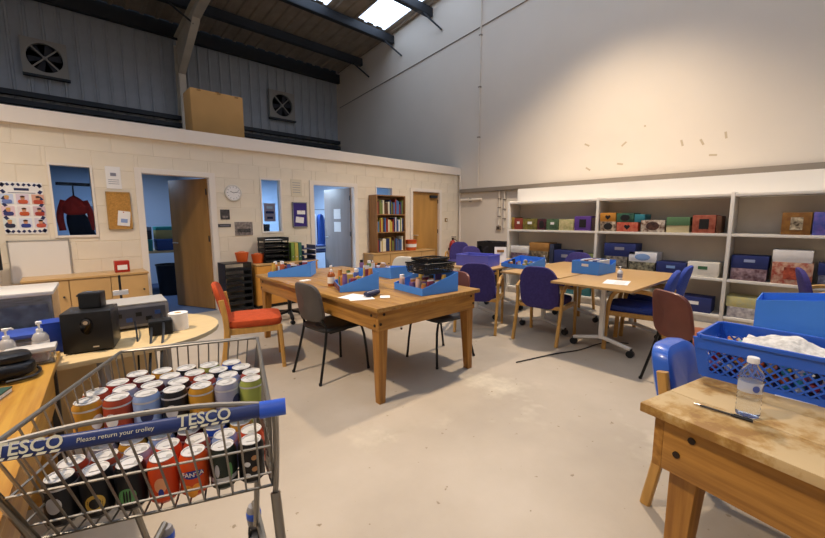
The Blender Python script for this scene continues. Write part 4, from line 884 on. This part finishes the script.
fcab = solo(MB().tube(smoothpath([(-4.3, -4.35, .008), (-3.8, -4.5, .008), (-3.5, -4.62, .008), (-3.1, -4.7, .008), (-2.9, -4.9, .008)]), .006, 6), 'power_cable', BLACK, 'thin black cable lying on the floor under the folding table', 'cable')

# ================================================================== RIGHT TABLE THINGS
def rd(px, py, z=.7515): return onz(px, py, z)
q0, q1 = rd(702.6, 375), rd(815, 404.5); dv = q1-q0; BLn = .36; brz = math.atan2(dv.y, dv.x)
pb = thing('plastic_basket', 'royal blue plastic basket with diamond lattice sides on the worn table', 'basket', (q0.x, q0.y, .751), brz)
# local x along the near long side, y to the left = away from the camera
BW, BHt = .26, .165
n_ = Matrix.Rotation(brz, 3, 'Z')
def bpt(u, v, z): # taper outward
    k = .025*z/BHt; return (-k+u*(BLn+2*k), -k+v*(BW+2*k), z)
MB().prism([bpt(0, 0, 0)[:2], bpt(1, 0, 0)[:2], bpt(1, 1, 0)[:2], bpt(0, 1, 0)[:2]], .004).build('base', BASKB, pb)
rim = [bpt(u, v, BHt) for u, v in ((.04, 0), (.96, 0), (1, .06), (1, .94), (.96, 1), (.04, 1), (0, .94), (0, .06))]
MB().bar(rim+[rim[0]], .016, .012).build('rim', BASKB, pb)
def lattice(P, n):
    b = MB(); t = .004
    def pl(u, z): return Vector(P(u, z))
    zs = (.02, .12); b.bar([pl(0, .01), pl(1, .01)], .024, t, ref=(0, 0, 1), ch=.05); b.bar([pl(0, .14), pl(1, .14)], .05, t, ref=(0, 0, 1), ch=.05)
    for e in (0.02, .98): b.bar([pl(e, .004), pl(e, .16)], .035 if n > 8 else .03, t, ch=.05)
    d = 3/n
    for i in range(-3, n+1):
        for s_ in (1, -1):
            ua, ub = i/n, i/n+d
            if s_ < 0: ua, ub = ub, ua
            pts = []
            for k in (0, 1):
                pts.append((ua if k == 0 else ub, zs[k]))
            (u1, z1_), (u2, z2_) = pts
            def clipu(u, z, ux, zx):
                if u < 0: t_ = (0-u)/(ux-u); return 0, z+(zx-z)*t_
                if u > 1: t_ = (1-u)/(ux-u); return 1, z+(zx-z)*t_
                return u, z
            if (u1 < 0 and u2 < 0) or (u1 > 1 and u2 > 1): continue
            a1 = clipu(u1, z1_, u2, z2_); a2 = clipu(u2, z2_, u1, z1_)
            if abs(a1[0]-a2[0]) < .01: continue
            b.bar([pl(*a1), pl(*a2)], .0065, t, ref=(0, 0, 1), ch=.05)
    return b
lattice(lambda u, z: bpt(u, 0, z), 12).build('lattice_side', BASKB, pb); lattice(lambda u, z: bpt(u, 1, z), 12).build('lattice_side', BASKB, pb)
lattice(lambda u, z: bpt(0, u, z), 8).build('lattice_end', BASKB, pb); lattice(lambda u, z: bpt(1, u, z), 8).build('lattice_end', BASKB, pb)
# trinkets in the basket: beads strings and cloth
BC = [('red', '#b02a2a'), ('pink', '#d98aa0'), ('white', '#e8e4e0'), ('navy', '#26306a'), ('gold', '#c9a040'), ('black', '#222226'), ('orange', '#cf6a30'), ('turquoise', '#3aa0a8')]
rnd = random.Random(5); cnt = 0
for j in range(5):
    for i in range(8):
        nm, hc = BC[(i*3+j*5) % len(BC)]; x, y = .03+i*.04, .03+j*.05
        o = thing('bauble', '%s bead bauble inside the royal blue lattice basket' % nm, 'bauble', local(pb, x, y, .006), 0, 'baubles in the basket'); m_ = mat('bead_'+nm, hc, .3)
        z = 0
        for k in range(4): r_ = rnd.uniform(.0125, .0165); MB().pad((rnd.uniform(-.004, .004), rnd.uniform(-.004, .004), z+r_), (r_, r_, r_), 1, 1, 10, 6).build('bead', m_ if k != 1 else mat('bead_'+BC[(i+j+k) % 8][0], BC[(i+j+k) % 8][1]), o); z += r_*1.9
cl_ = thing('lace_cloth', 'white patterned cloth heaped in the lattice basket', 'cloth', local(pb, .22, .13, .135), brz)
nx, ny = 22, 14; V = []; F = []
for i in range(nx):
    for j in range(ny):
        u, v = i/(nx-1)*2-1, j/(ny-1)*2-1; rr = u*u+v*v
        V.append((u*.13, v*.095, .048*math.exp(-1.6*rr)+.009*math.sin(7*u+3*v)*math.cos(5*v-2*u)+.006))
for i in range(nx-1):
    for j in range(ny-1): F.append((i*ny+j, (i+1)*ny+j, (i+1)*ny+j+1, i*ny+j+1))
ob_ = MB().add(V, F).build('cloth', mat('lace', '#e9e2d6', .9, var=.25, scale=45, bump=.5, bscale=80), cl_); md = ob_.modifiers.new('thick', 'SOLIDIFY'); md.thickness = .004
# water bottle
wbp = rd(747, 415); wb_ = thing('water_bottle', 'clear ribbed plastic water bottle with a white cap on the worn table', 'bottle', wbp)
prof = [(0, .002), (.022, 0), (.03, .004), (.0315, .012)]
for k in range(5): z = .02+k*.012; prof += [(.0315, z), (.0295, z+.006)]
prof += [(.0315, .082), (.0315, .118), (.029, .124), (.0315, .13), (.029, .145), (.019, .163), (.0135, .17), (.0135, .178)]
MB().lathe(prof, 28, cap=False).build('bottle', CLEAR, wb_)
MB().lathe([(0, .176), (.0155, .176), (.0155, .192), (.014, .194), (0, .194)], 20).build('cap', PAPER, wb_)
MB().lathe([(.0318, .084), (.0318, .117)], 28, cap=False).build('label', mat('label_clear', '#dfe6f2', .3, alpha=.55), wb_)
for a_ in (200, 250): 
    k0 = R(a_)+.2; b = MB(); V = [(.0323*math.cos(k0), .0323*math.sin(k0), .1)]
    for i in range(12): t_ = i*math.pi/6; V.append((.0323*math.cos(k0+.3*math.cos(t_)), .0323*math.sin(k0+.3*math.cos(t_)), .1+.011*math.sin(t_)))
    b.add(V, [(0, 1+i, 1+(i+1) % 12) for i in range(12)]).build('emblem', mat('emblem_navy', '#4a5fae', .5), wb_)
pa_, pb_ = rd(693, 403, .7555), rd(753, 421.5, .7555); dv = pb_-pa_; pn = thing('ballpoint_pen', 'black ballpoint pen with a clear barrel lying beside the bottle', 'pen', (pa_.x, pa_.y, .7555), math.atan2(dv.y, dv.x)); Lp = dv.length
MB().cyl((.02, 0, 0), (Lp*.68, 0, 0), .0038, n=8).build('barrel', mat('pen_barrel', '#3a342e', .3), pn); MB().cyl((Lp*.66, 0, 0), (Lp, 0, 0), .0044, n=10).bb(Lp*.7, Lp*.98, -.0012, .0012, .0044, .0062).build('cap', BLACK, pn); MB().cyl((.02, 0, 0), (0, 0, 0), .0035, .0008, n=8).build('tip', ALU, pn)
# blue trays further along the right table

pE = onx(757, 299, -5.0); pE2 = onx(826, 294, -5.0)
tE = tray('big blue card tray at the far side of the worn table', (-5.03, pE.y-.5, .751), (-5.03, pE.y, .751), -.26, pE2.z-.745, pE.z-.751)
tF = tray('blue card tray holding folded white cloths, beside the lattice basket', (-5.28, -6.62, .751), (-5.28, -6.12, .751), -.2, .10, .08)
for k in range(3):
    f = thing('folded_cloth', ('cream folded cloth at the open end of the cloth tray', 'middle folded cloth in the cloth tray', 'white folded cloth leaning highest in the cloth tray')[k], 'cloth', local(tF, .13+.13*k, -.1, .006), tF.rotation_euler.z+.2*k, 'folded cloths')
    MB().pad((0, 0, .05), (.06, .08, .05), .4, .5, 20, 8).build('fold', mat('cloth_fold%d' % k, ['#d8c4ac', '#d9cfc8', '#ece6e0'][k], .9, var=.1, scale=20), f); MB().pad((0, 0, .105), (.055, .07, .012), .4, .5, 20, 6).build('top_fold', mat('cloth_fold2', '#ece6e0', .9), f)
lm = thing('leaflet', 'printed leaflet lying at the far corner of the worn table', 'leaflet', (-5.1, -6.02, .752), .5); MB().bb(-.1, .1, -.07, .07, 0, .002).build('sheet', PAPER, lm); MB().bb(-.08, .0, -.05, .05, .0021, .0026).build('print', mat('print_pink2', '#c48aa0', .8), lm)
pl_ = thing('paper_sheet', 'white paper partly under the lattice basket', 'paper', rd(815, 402), brz+.1); MB().bb(-.1, .1, -.03, .08, -.0008, .0002).build('sheet', PAPER, pl_); MB().bb(-.05, .05, -.02, .0, .0003, .0006).build('print', mat('faint_print', '#d8d4d2'), pl_)

# ================================================================== LEFT: D-ended table, desk
dtb = thing('d_end_table', 'pale laminate table with a rounded end, carrying the projector', 'table', (0, 0, 0))
C0 = Vector((-7.12, -3.50)); rr_ = .42
poly = [(-8.3, C0.y-rr_), (C0.x, C0.y-rr_)]+[(C0.x+rr_*math.cos(R(t)), C0.y+rr_*math.sin(R(t))) for t in range(-80, 90, 10)]+[(C0.x, C0.y+rr_), (-8.3, C0.y+rr_)]
MB().prism(poly, .026, Matrix.Translation((0, 0, .694))).build('table_top', LAMD, dtb, .004)
MB().bar([Vector((x, y, .707)) for x, y in poly[1:-1]], .024, .004, ref=(0, 0, 1)).build('edge_trim', mat('edge_grey', '#a79c84', .5), dtb)
MB().bb(-8.2, -7.05, -3.52, -3.49, .12, .69).build('modesty_panel', LAMD, dtb, .003)
for x, y in ((-7.32, -3.82), (-7.0, -3.5), (-8.2, -3.82), (-8.2, -3.2)): MB().cyl((x, y, 0), (x, y, .694), .03, n=12).build('leg', GREYP, dtb)
LD = thing('wooden_desk', 'golden oak desk at the left edge beside the shopping trolley', 'desk', (-7.475, -3.765, 0), R(-4.5))
MB().bb(-.8, 0, -1.62, 0, .7215, .75).build('desk_top', OAK, LD, .005)
MB().bb(-.03, -.01, -1.59, -.2, .58, .72).build('apron', OAK, LD, .003); MB().bb(-.78, -.01, -.2, -.18, .1, .72).build('end_panel', OAK, LD, .003); MB().bb(-.78, -.01, -1.61, -1.59, .1, .72).build('end_panel', OAK, LD, .003)
for x in (-.76, -.03):
    for y in (-1.585, -.24): MB().bb(x, x+.03, y, y+.03, 0, .72).build('leg', mat('desk_leg', '#2a2622', .5), LD)
E2 = .7215
# subwoofer + satellite
sb = thing('subwoofer', 'black cube subwoofer with a round control pod on its face', 'speaker', (-7.345, -3.70, E2), R(-14), )
sb.scale = (.8, .8, .78)
MB().bb(-.125, .125, -.12, .12, .008, .262).build('cabinet', BLACK, sb, .006)
MB().prism([(.04*math.cos(t)*.8+0, .055*math.sin(t)) for t in [i*.2618 for i in range(24)]], .012, Matrix.Translation((0, -.12, .175))@Matrix.Rotation(R(90), 4, 'X')).build('control_pod', mat('gloss_black', '#08080a', .12), sb, .003)
kb = MB().cyl((0, -.13, .2), (0, -.145, .2), .02, n=20).build('knob', mat('knob_grey', '#4a5058', .3, metal=.6), sb); MB().cyl((0, -.1452, .2), (0, -.1465, .2), .012, n=16).build('knob_cap', ALU, kb)
MB().bb(.02, .05, -.1215, -.12, .03, .038).build('badge', ALU, sb)
for x in (-.1, .1):
    for y in (-.1, .1): MB().cyl((x, y, 0), (x, y, .008), .012, n=8).build('foot', BLACK, sb)
st = thing('satellite_speaker', 'small black satellite speaker standing on the subwoofer', 'speaker', (-7.33, -3.66, E2+.205), R(-20))
st.scale = (.82, .82, .82); MB().bb(-.058, .058, -.05, .05, 0, .098).build('cabinet', BLACK, st, .008); MB().bb(-.05, .05, -.053, -.05, .008, .09).build('grille', mat('grille', '#1e1f22', .9, bump=.6, bscale=400), st)
s2 = thing('satellite_speaker', 'small black speaker lying on the round-ended table by the paper roll', 'speaker', (-7.04, -3.66, E2), R(-8)); MB().bb(-.058, .058, -.045, .045, 0, .085).build('cabinet', BLACK, s2, .008); MB().bb(-.05, .05, -.048, -.045, .008, .077).build('grille', mat('grille', '#1e1f22'), s2)
pj = thing('projector', 'grey projector showing its rear ports on the round-ended table', 'projector', (-7.15, -3.33, E2), R(-3))
MB().bb(-.2, .2, -.13, .13, .012, .15).build('case', mat('projector_grey', '#77767c', .5), pj, .012)
MB().bb(-.195, .195, -.128, .13, .148, .158).build('top_cover', mat('projector_top', '#a8a49f', .45), pj, .006)
pnl = MB().bb(-.18, .18, -.133, -.13, .03, .13).build('port_panel', mat('port_panel', '#4a4a55', .5), pj)
for k in range(7): MB().bb(-.165+.048*k, -.135+.048*k, -.136, -.1335, .05 if k % 2 else .08, .075 if k % 2 else .105).build('port', BLACK if k % 3 else mat('port_blue', '#33508c', .4), pnl)
MB().cyl((-.1, -.1335, .1), (-.1, -.138, .1), .018, n=14).build('vent', BLACK, pnl)
for x in (-.16, .16):
    for y in (-.1, .1): MB().cyl((x, y, 0), (x, y, .013), .012, n=8).build('foot', BLACK, pj)
tr_ = thing('paper_roll', 'white paper roll standing on the round end of the table', 'roll', (-6.94, -3.62, E2)); MB().lathe([(.02, 0), (.052, 0), (.052, .1), (.02, .1), (.02, 0)], 24).build('roll', PAPER, tr_); MB().lathe([(.017, 0), (.0198, 0), (.0198, .1005), (.017, .1005)], 16).build('core', CARD, tr_)
cs_ = thing('clip_stand', 'thin black stand with a white clip behind the projector', 'stand', (-7.16, -3.13, E2)); MB().lathe([(0, 0), (.05, 0), (.05, .01), (0, .012)], 16).build('base', BLACK, cs_); MB().cyl((0, 0, .01), (0, 0, .3), .007, n=8).build('pole', BLACK, cs_); MB().bb(-.04, .04, -.01, .01, .17, .2).build('clip', PAPER, cs_)
for k, pts in enumerate(([(-7.05, -3.47, .78), (-7.1, -3.75, .76), (-7.15, -3.95, .6), (-7.2, -4.05, .3), (-7.22, -4.02, .01)], [(-7.0, -3.47, .8), (-7.04, -3.75, .78), (-7.1, -3.96, .62), (-7.14, -4.08, .3), (-7.18, -4.05, .01)], [(-7.14, -3.47, .77), (-7.16, -3.7, .74), (-7.2, -3.97, .55), (-7.24, -4.06, .25), (-7.25, -4.0, .01)])):
    solo(MB().tube(smoothpath(pts), .007 if k < 2 else .005, 6), 'power_cable', BLACK, ('black cable hanging over the table edge from the projector', 'thicker black cable draped beside it from the projector side', 'thin black cable dropping close to the subwoofer')[k], 'cable')
# storage boxes and bottles at the left
def clearbox(label, loc, rz, d, content, lidm):
    o = thing('storage_box', label, 'box', loc, rz); x, y, z = d[0]/2, d[1]/2, d[2]; t = .004
    MB().bb(-x, x, -y, y, 0, t).bb(-x, -x+t, -y, y, t, z).bb(x-t, x, -y, y, t, z).bb(-x+t, x-t, -y, -y+t, t, z).bb(-x+t, x-t, y-t, y, t, z).build('tub', CLEAR, o)
    MB().bb(-x-.008, x+.008, -y-.008, y+.008, z, z+.02).build('lid', lidm, o, .006)
    MB().bb(-x+.02, x-.02, -y+.02, y-.02, .006, z*.82).build('filling', content, o, .01); return o
clearbox('clear storage box with dark folded contents and a pale lid, left of the subwoofer', (-7.78, -3.3, E2), R(-4), (.62, .36, .27), pat('#33343e', '#7c7c88'), mat('lid_clear', '#e4dfd8', .2, alpha=.8))
clearbox('lower clear box with blue lid behind the pump bottles', (-7.74, -3.62, E2), R(-4), (.4, .16, .1), pat('#c8c4c8', '#8c8c9c'), mat('lid_blue', '#3f56a8', .3))
bcn = thing('blue_carton', 'deep blue carton beside the subwoofer', 'carton', (-7.5, -3.63, E2), R(5)); MB().bb(-.035, .035, -.06, .06, 0, .15).build('carton', mat('deep_blue', '#2348b0', .5), bcn, .003); MB().bb(-.037, .037, -.061, .061, .15, .155).build('flap', mat('deep_blue2', '#1f3f9c', .5), bcn)
D7 = .751
pump('squat white pump bottle at the far corner of the oak desk', (-7.535, -3.82, D7), .85, mat('clear_gel', '#e2dcd8', .2, trans=.5))
pump('white pump bottle between the others on the oak desk', (-7.64, -3.85, D7), .82, mat('clear_gel', '#e2dcd8'))
pump('taller white pump bottle at the left edge of the oak desk', (-7.74, -3.80, D7), 1.05, mat('clear_gel', '#e2dcd8'))
clearbox('small clear box of white packets on the oak desk corner', (-7.565, -3.915, D7), R(-4), (.15, .08, .055), pat('#e8dcd4', '#c88a80'), mat('lid_clear', '#e4dfd8'))
bag = thing('black_bag', 'crumpled black bag lying on the oak desk', 'bag', (-7.67, -4.06, D7), R(10)); MB().pad((0, 0, .035), (.12, .1, .035), .5, .6, 24, 10, fn=lambda p: p+Vector((0, 0, .01*math.sin(30*p.x)*math.cos(25*p.y)+.008))).build('body', mat('bag_black', '#121216', .35, bump=.6, bscale=30), bag); MB().pad((.03, -.02, .085), (.08, .06, .02), .5, .6, 20, 8).build('flap', mat('bag_black', '#121216'), bag); MB().tube(smoothpath([(.08, .06, .03), (.13, .0, .012), (.1, -.1, .012), (.02, -.11, .012)]), .006, 6).build('strap', BLACK, bag)
tn = thing('paper_tissue', 'crumpled white tissue behind the black bag', 'tissue', (-7.74, -3.95, D7), .4); MB().pad((0, 0, .045), (.06, .04, .045), .8, .9, 20, 10, fn=lambda p: p*(1+.12*math.sin(60*p.x)*math.cos(50*p.z))).build('tissue', PAPER, tn); MB().pad((.02, 0, .08), (.03, .02, .02), .9, .9, 12, 6).build('tip', PAPER, tn)
nbk = thing('notebook', 'dark green notebook with white pages at the left edge of the oak desk', 'notebook', (-7.72, -4.28, D7), R(-20)); MB().bb(-.09, .09, -.07, .07, 0, .014).build('pages', PAPER, nbk); MB().bb(-.092, .092, -.072, .072, .014, .018).build('cover', mat('cover_green', '#24463c', .6), nbk)
tv = thing('monitor', 'black monitor at the left edge against the partition', 'monitor', (-8.02, -.3, .731), R(0)); MB().bb(-.26, .14, -.02, .02, .12, .56).build('bezel', BLACK, tv, .006); MB().bb(-.24, .12, -.023, -.02, .14, .54).build('screen', mat('gloss_black', '#08080a'), tv); MB().bb(-.09, -.03, -.02, .04, .01, .14).build('stand_neck', BLACK, tv); MB().bb(-.16, .04, -.09, .09, 0, .012).build('stand_base', BLACK, tv)

# ================================================================== SHOPPING TROLLEY
TROT = R(-22.3); TR = thing('shopping_trolley', 'shallow chrome wire shopping trolley with a navy handle, full of drink cans', 'trolley', (-7.372, -5.378, 0), TROT)
NAVYP = mat('handle_navy', '#1f2f63', .4); CAPB = mat('cap_blue', '#2c56c0', .35)
hz_ = .978; hw = .262
tilt = R(28); n_v = Vector((0, -math.cos(tilt), math.sin(tilt))); u_v = Vector((0, math.sin(tilt), math.cos(tilt)))
sec = []
hd = MB(); P = [(-hw+.0, 0, hz_), (hw-.03, 0, hz_)]
sec = [(.0145*math.copysign(abs(math.cos(t))**.6, math.cos(t)), .0135*math.copysign(abs(math.sin(t))**.6, math.sin(t))) for t in [i*math.pi/10 for i in range(20)]]
hb = MB().sweep(P, sec, ref=u_v).build('handle', NAVYP, TR)
for s_ in (-1, 1): MB().sweep([(s_*(hw-.032), 0, hz_), (s_*(hw-.02), 0, hz_), (s_*(hw+.012), 0, hz_), (s_*(hw+.02), 0, hz_)], [(a_*1.22, b_*1.3) for a_, b_ in sec], ref=u_v).build('end_cap', CAPB, TR)
def on_handle(cx_, dz): 
    Mx = Matrix(((1, 0, 0, cx_), (0, u_v.y, n_v.y, 0), (0, u_v.z, n_v.z, hz_), (0, 0, 0, 1))); return Mx@Matrix.Translation((0, dz, .0141))
CRL = mat('handle_cream', '#cfc9b0', .5)
for cx_ in (-.145, .128):
    tx = text_mb('TESCO', .031, on_handle(cx_, -.0065), bold=.0006).build('handle_lettering', CRL, hb)
    ds = MB()
    for k in range(5): ds.prism([(-.046+.019*k, 0), (-.033+.019*k, 0), (-.0305+.019*k, .0042), (-.0435+.019*k, .0042)], .0004, on_handle(cx_, -.0135))
    ds.build('handle_dashes', CRL, hb)
text_mb('Please return your trolley', .0115, on_handle(-.018, -.004)).build('handle_lettering', CRL, hb)
# basket corners: (x half width, y, z)
RTt, RBt, FTt, FBt = (.25, .035, .955), (.245, .185, .672), (.21, .655, .945), (.175, .60, .665)
def L3(a, b, t): return tuple(a[i]+(b[i]-a[i])*t for i in range(3))
def S(p, s_): return (p[0]*s_, p[1], p[2])
rimr = .0055
rim_b = MB().tube(smoothpath([S(RTt, -1), S(L3(RTt, FTt, .5), -1), S(FTt, -1)], 3)+smoothpath([S(FTt, -1), (0, FTt[1]+.02, FTt[2]), FTt], 4)+smoothpath([FTt, L3(RTt, FTt, .5), RTt], 3), rimr, 8)
rim_b.build('basket_rim', CHROME, TR)
def wires(name, A0, A1, B0, B1, n, m2, r_=.0026):
    """A0-A1 top edge, B0-B1 bottom edge; n uprights, m2 cross wires, every wire its own piece"""
    pn = MB().tube([B0, B1], .0042, 6).build(name, CHROME, TR); MB().tube([A0, A1], .0042, 6).build('top_wire', CHROME, pn)
    for i in range(n+1): 
        t = i/n; MB().tube([L3(A0, A1, t), L3(B0, B1, t)], r_, 5).build('wire', CHROME, pn)
    for j in m2: MB().tube([L3(A0, B0, j), L3(A1, B1, j)], r_*1.15, 5).build('wire', CHROME, pn)
wires('basket_gate', S(RTt, -1), RTt, S(RBt, -1), RBt, 15, (.42, .8))
wires('basket_front', S(FTt, -1), FTt, S(FBt, -1), FBt, 13, (.5, .8))
wires('basket_side', RTt, FTt, RBt, FBt, 15, (.45, .75))
wires('basket_side', S(RTt, -1), S(FTt, -1), S(RBt, -1), S(FBt, -1), 15, (.45, .75))
wires('basket_floor', S(RBt, -1), RBt, S(FBt, -1), FBt, 15, (.25, .5, .75))
for s_ in (-1, 1): MB().tube(smoothpath([(s_*(hw-.005), 0, hz_-.005), (s_*.26, .045, .935), (s_*.258, .12, .80), (s_*.253, .175, .68), (s_*.25, .19, .645)], 4), .0075, 8).build('side_tube', CHROME, TR)
# chassis
for s_ in (-1, 1):
    MB().tube(smoothpath([(s_*.25, .19, .645), (s_*.265, .12, .42), (s_*.27, .08, .22), (s_*.26, .1, .16)], 5), .013, 10).build('rear_leg', CHROME, TR)
    MB().tube(smoothpath([(s_*.26, .1, .17), (s_*.22, .4, .2), (s_*.16, .75, .22)], 4), .012, 8).build('chassis_rail', CHROME, TR)
    MB().tube([(s_*.2, .5, .64), (s_*.17, .62, .22)], .01, 8).build('front_stay', CHROME, TR)
for x, y in ((-.26, .1), (.26, .1), (-.155, .74), (.155, .74)):
    cs = MB().lathe([(0, .12), (.02, .12), (.026, .14), (.026, .2), (.02, .215), (0, .215)], 14, (x, y, 0)).build('caster', GREYP, TR)
    MB().lathe([(.0265, .16), (.029, .165), (.029, .185), (.0265, .19)], 14, (x, y, 0), cap=False).build('collar', CAPB, cs)
    MB().cyl((x-.014, y-.03, .058), (x+.014, y-.03, .058), .058, n=18).bb(x-.022, x-.016, y-.045, y+.012, .04, .13).bb(x+.016, x+.022, y-.045, y+.012, .04, .13).build('wheel', BLACK, cs)
# child seat / coin bar wire
MB().tube(smoothpath([(-.25, .05, .965), (-.1, .075, .975), (.1, .075, .975), (.25, .05, .965)], 4), .006, 8).build('cross_bar', mat('dull_zinc', '#8d8881', .6, metal=.5), TR)

# cans
CANS = {}
def can_proto(key, body, decor=None):
    o = thing('drink_can', 'x', 'can', (0, 0, 0), 0, 'drink cans in the trolley')
    MB().lathe([(0, .001), (.022, .0), (.0255, .003), (.033, .012), (.033, .1), (.0272, .1115), (.0268, .1125)], 22, cap=False).build('can_body', body, o)
    ld = MB().lathe([(.0268, .1125), (.0275, .1145), (.027, .115), (.0255, .1145), (.025, .111), (0, .111)], 22, cap=False).build('can_lid', LIDM, o)
    tb_ = MB().bb(-.011, .009, -.0065, .0065, .112, .1132).build('pull_tab', LIDM, ld); MB().prism([(.014+.0075*math.cos(t), .0095*math.sin(t)) for t in [k*.5236 for k in range(12)]], .0006, Matrix.Translation((0, 0, .1111))).build('mouth', mat('lid_score', '#b3b0aa', .4, metal=.3), ld)
    if decor: decor(o)
    CANS[key] = o; return o
def wrapf(r_=.0334, z0=.06, a0=-math.pi/2): return lambda v: (r_*math.cos(a0+v.x/r_), r_*math.sin(a0+v.x/r_), z0+v.y)
def blob(o, mt, a_, b_, z0=.06, a0=-math.pi/2, name='emblem', r_=.0333, n=20):
    f = wrapf(r_, z0, a0); V = []
    for rr in (0, .5, 1):
        for i in range(n): t = 2*math.pi*i/n; V.append(f(Vector((a_*rr*math.cos(t), b_*rr*math.sin(t)))))
    MB().add(V, [(j*n+i, j*n+(i+1) % n, (j+1)*n+(i+1) % n, (j+1)*n+i) for j in (0, 1) for i in range(n)]).build(name, mt, o)
def band(o, mt, z0, z1, name='band', r_=.0332): MB().lathe([(r_, z0), (r_, z1)], 22, cap=False).build(name, mt, o)
GOLD = mat('gold_print', '#c9a54a', .4, metal=.3); GRN = mat('can_greenprint', '#5f9a5a', .4); SILV = mat('silver_print', '#c4c4c8', .35, metal=.4); WPR = mat('white_print', '#ece8e4', .5)
def d_gold(o): blob(o, GOLD, .02, .022, .045); blob(o, BLACK, .012, .013, .045, r_=.0336)
def d_green(o):
    blob(o, GRN, .019, .021, .045)
    for k in (-1, 0, 1): blob(o, BLACK, .0022, .016, .045, -math.pi/2+.18*k, 'claw', .0336)
def d_fanta(o):
    blob(o, mat('fanta_blue', '#23348c', .4), .027, .011, .066, name='logo_ground'); text_mb('FANTA', .0165, None, lambda v: wrapf(.0337, .061)(v), bold=.0003).build('lettering', WPR, o)
    for k, (dx, dz) in enumerate(((-.4, .028), (.25, .03), (-.05, .016))): blob(o, mat('fruit_orange', '#f09a2c', .5), .011, .011, dz, -math.pi/2+dx, 'fruit', .03335+.0001*k)
def d_orange2(o): blob(o, mat('peach_print', '#e8a070', .5), .014, .02, .055); blob(o, mat('fanta_blue', '#23348c'), .006, .012, .035, r_=.0336)
def d_silver(o): band(o, SILV, .028, .04); blob(o, SILV, .006, .018, .06, -math.pi/2-.5); blob(o, GRN, .006, .022, .055, -math.pi/2+.45)
def d_leaf(o):
    for k in range(4): blob(o, mat('tan_print', '#c08a5a', .5) if k % 2 else WPR, .008, .007, .03+.016*k, -math.pi/2+(.3 if k % 2 else -.25))
def d_coke(o): text_mb('Coca-Cola', .014, None, lambda v: wrapf(.0336, .06)(v), shear=.3).build('lettering', WPR, o)
def d_plain(c1): return lambda o: (blob(o, c1, .016, .02, .06), band(o, SILV, .094, .099))
cb_ = lambda nm, h, me_=.25: mat('can_'+nm, h, .35, metal=me_)
PROT = {}
for key, nm, hexc, dec in (('blackgold', 'black can with a gold emblem', '#17171b', d_gold), ('blackgreen', 'black can with a green clawed emblem', '#141519', d_green), ('fanta', 'orange can with white lettering on blue', '#d8501c', d_fanta), ('orange', 'plain bright orange can with a peach print', '#d2491f', d_orange2), ('darkgreen', 'dark green can with a silver band', '#232b24', d_silver), ('leaf', 'black can with tan and white leaf prints', '#1b191a', d_leaf),
    ('red', 'red can with white script', '#a8281e', d_coke), ('silver', 'silver lilac can', '#9a9ab0', d_plain(INK)), ('maroon', 'maroon can', '#5c1e22', d_plain(GOLD)), ('gold', 'golden yellow can', '#c08a2c', d_plain(WPR)), ('olive', 'pale olive green can', '#98a04c', d_plain(WPR)), ('blue', 'bright blue can', '#2346a8', d_plain(WPR)), ('black', 'plain black can', '#1c1c20', d_plain(SILV)), ('brick', 'brick red can', '#a8442c', d_plain(WPR)), ('sky', 'light blue can', '#8fa8d8', d_plain(INK))):
    PROT[key] = (nm, can_proto(key, cb_(key, hexc), dec))
ROWS = [(0, ['black', 'blackgold', 'blackgreen', 'orange', 'fanta', 'darkgreen', 'leaf'], 'row against the handle gate'), (0, ['brick', 'brick', 'silver', 'orange', 'brick', 'sky', 'orange'], 'second row from the handle'),
    (0, ['silver', 'gold', 'sky', 'maroon', 'blue', 'gold'], 'lower third row'), (0, ['brick', 'sky', 'black', 'gold', 'silver', 'olive'], 'lower fourth row'), (0, ['black', 'red', 'black', 'brick', 'blue', 'sky'], 'lower fifth row'), (0, ['gold', 'black', 'maroon', 'olive', 'black'], 'lowest row at the trolley nose'),
    (1, ['gold', 'brick', 'sky', 'black', 'gold', 'silver', 'olive'], 'upper layer row nearest the handle'), (1, ['brick', 'silver', 'maroon', 'black', 'brick', 'sky', 'brick'], 'upper layer second row'), (1, ['red', 'maroon', 'silver', 'brick', 'black', 'black'], 'upper layer third row'), (1, ['maroon', 'gold', 'black', 'olive', 'blue'], 'upper layer row at the trolley nose')]
used = set()
LY = [.228, .2865, .345, .4035, .462, .5205, .375, .4335, .492, .5505]
for j, (lay, row, rown) in enumerate(ROWS):
    y = LY[j]; t = (y-.185)/.415; zf = RBt[2]+(FBt[2]-RBt[2])*t+.004+.1165*lay; n = len(row)
    pitch = .0685 if j < 2 else .0672; x0 = -(n-1)/2*pitch-(.012 if j < 2 else .006)
    for i, key in enumerate(row):
        nm, pr = PROT[key]; x = x0+i*pitch
        p = local(TR, x, y, zf); rz = TROT+(random.uniform(-.15, .15) if j == 0 else random.uniform(-2.5, 2.5)); lab = '%s standing in the %s' % (nm, rown)
        if key not in used: pr.location = p; pr.rotation_euler = (0, 0, rz); pr['label'] = lab; used.add(key)
        else: dup(pr, p, rz, lab)
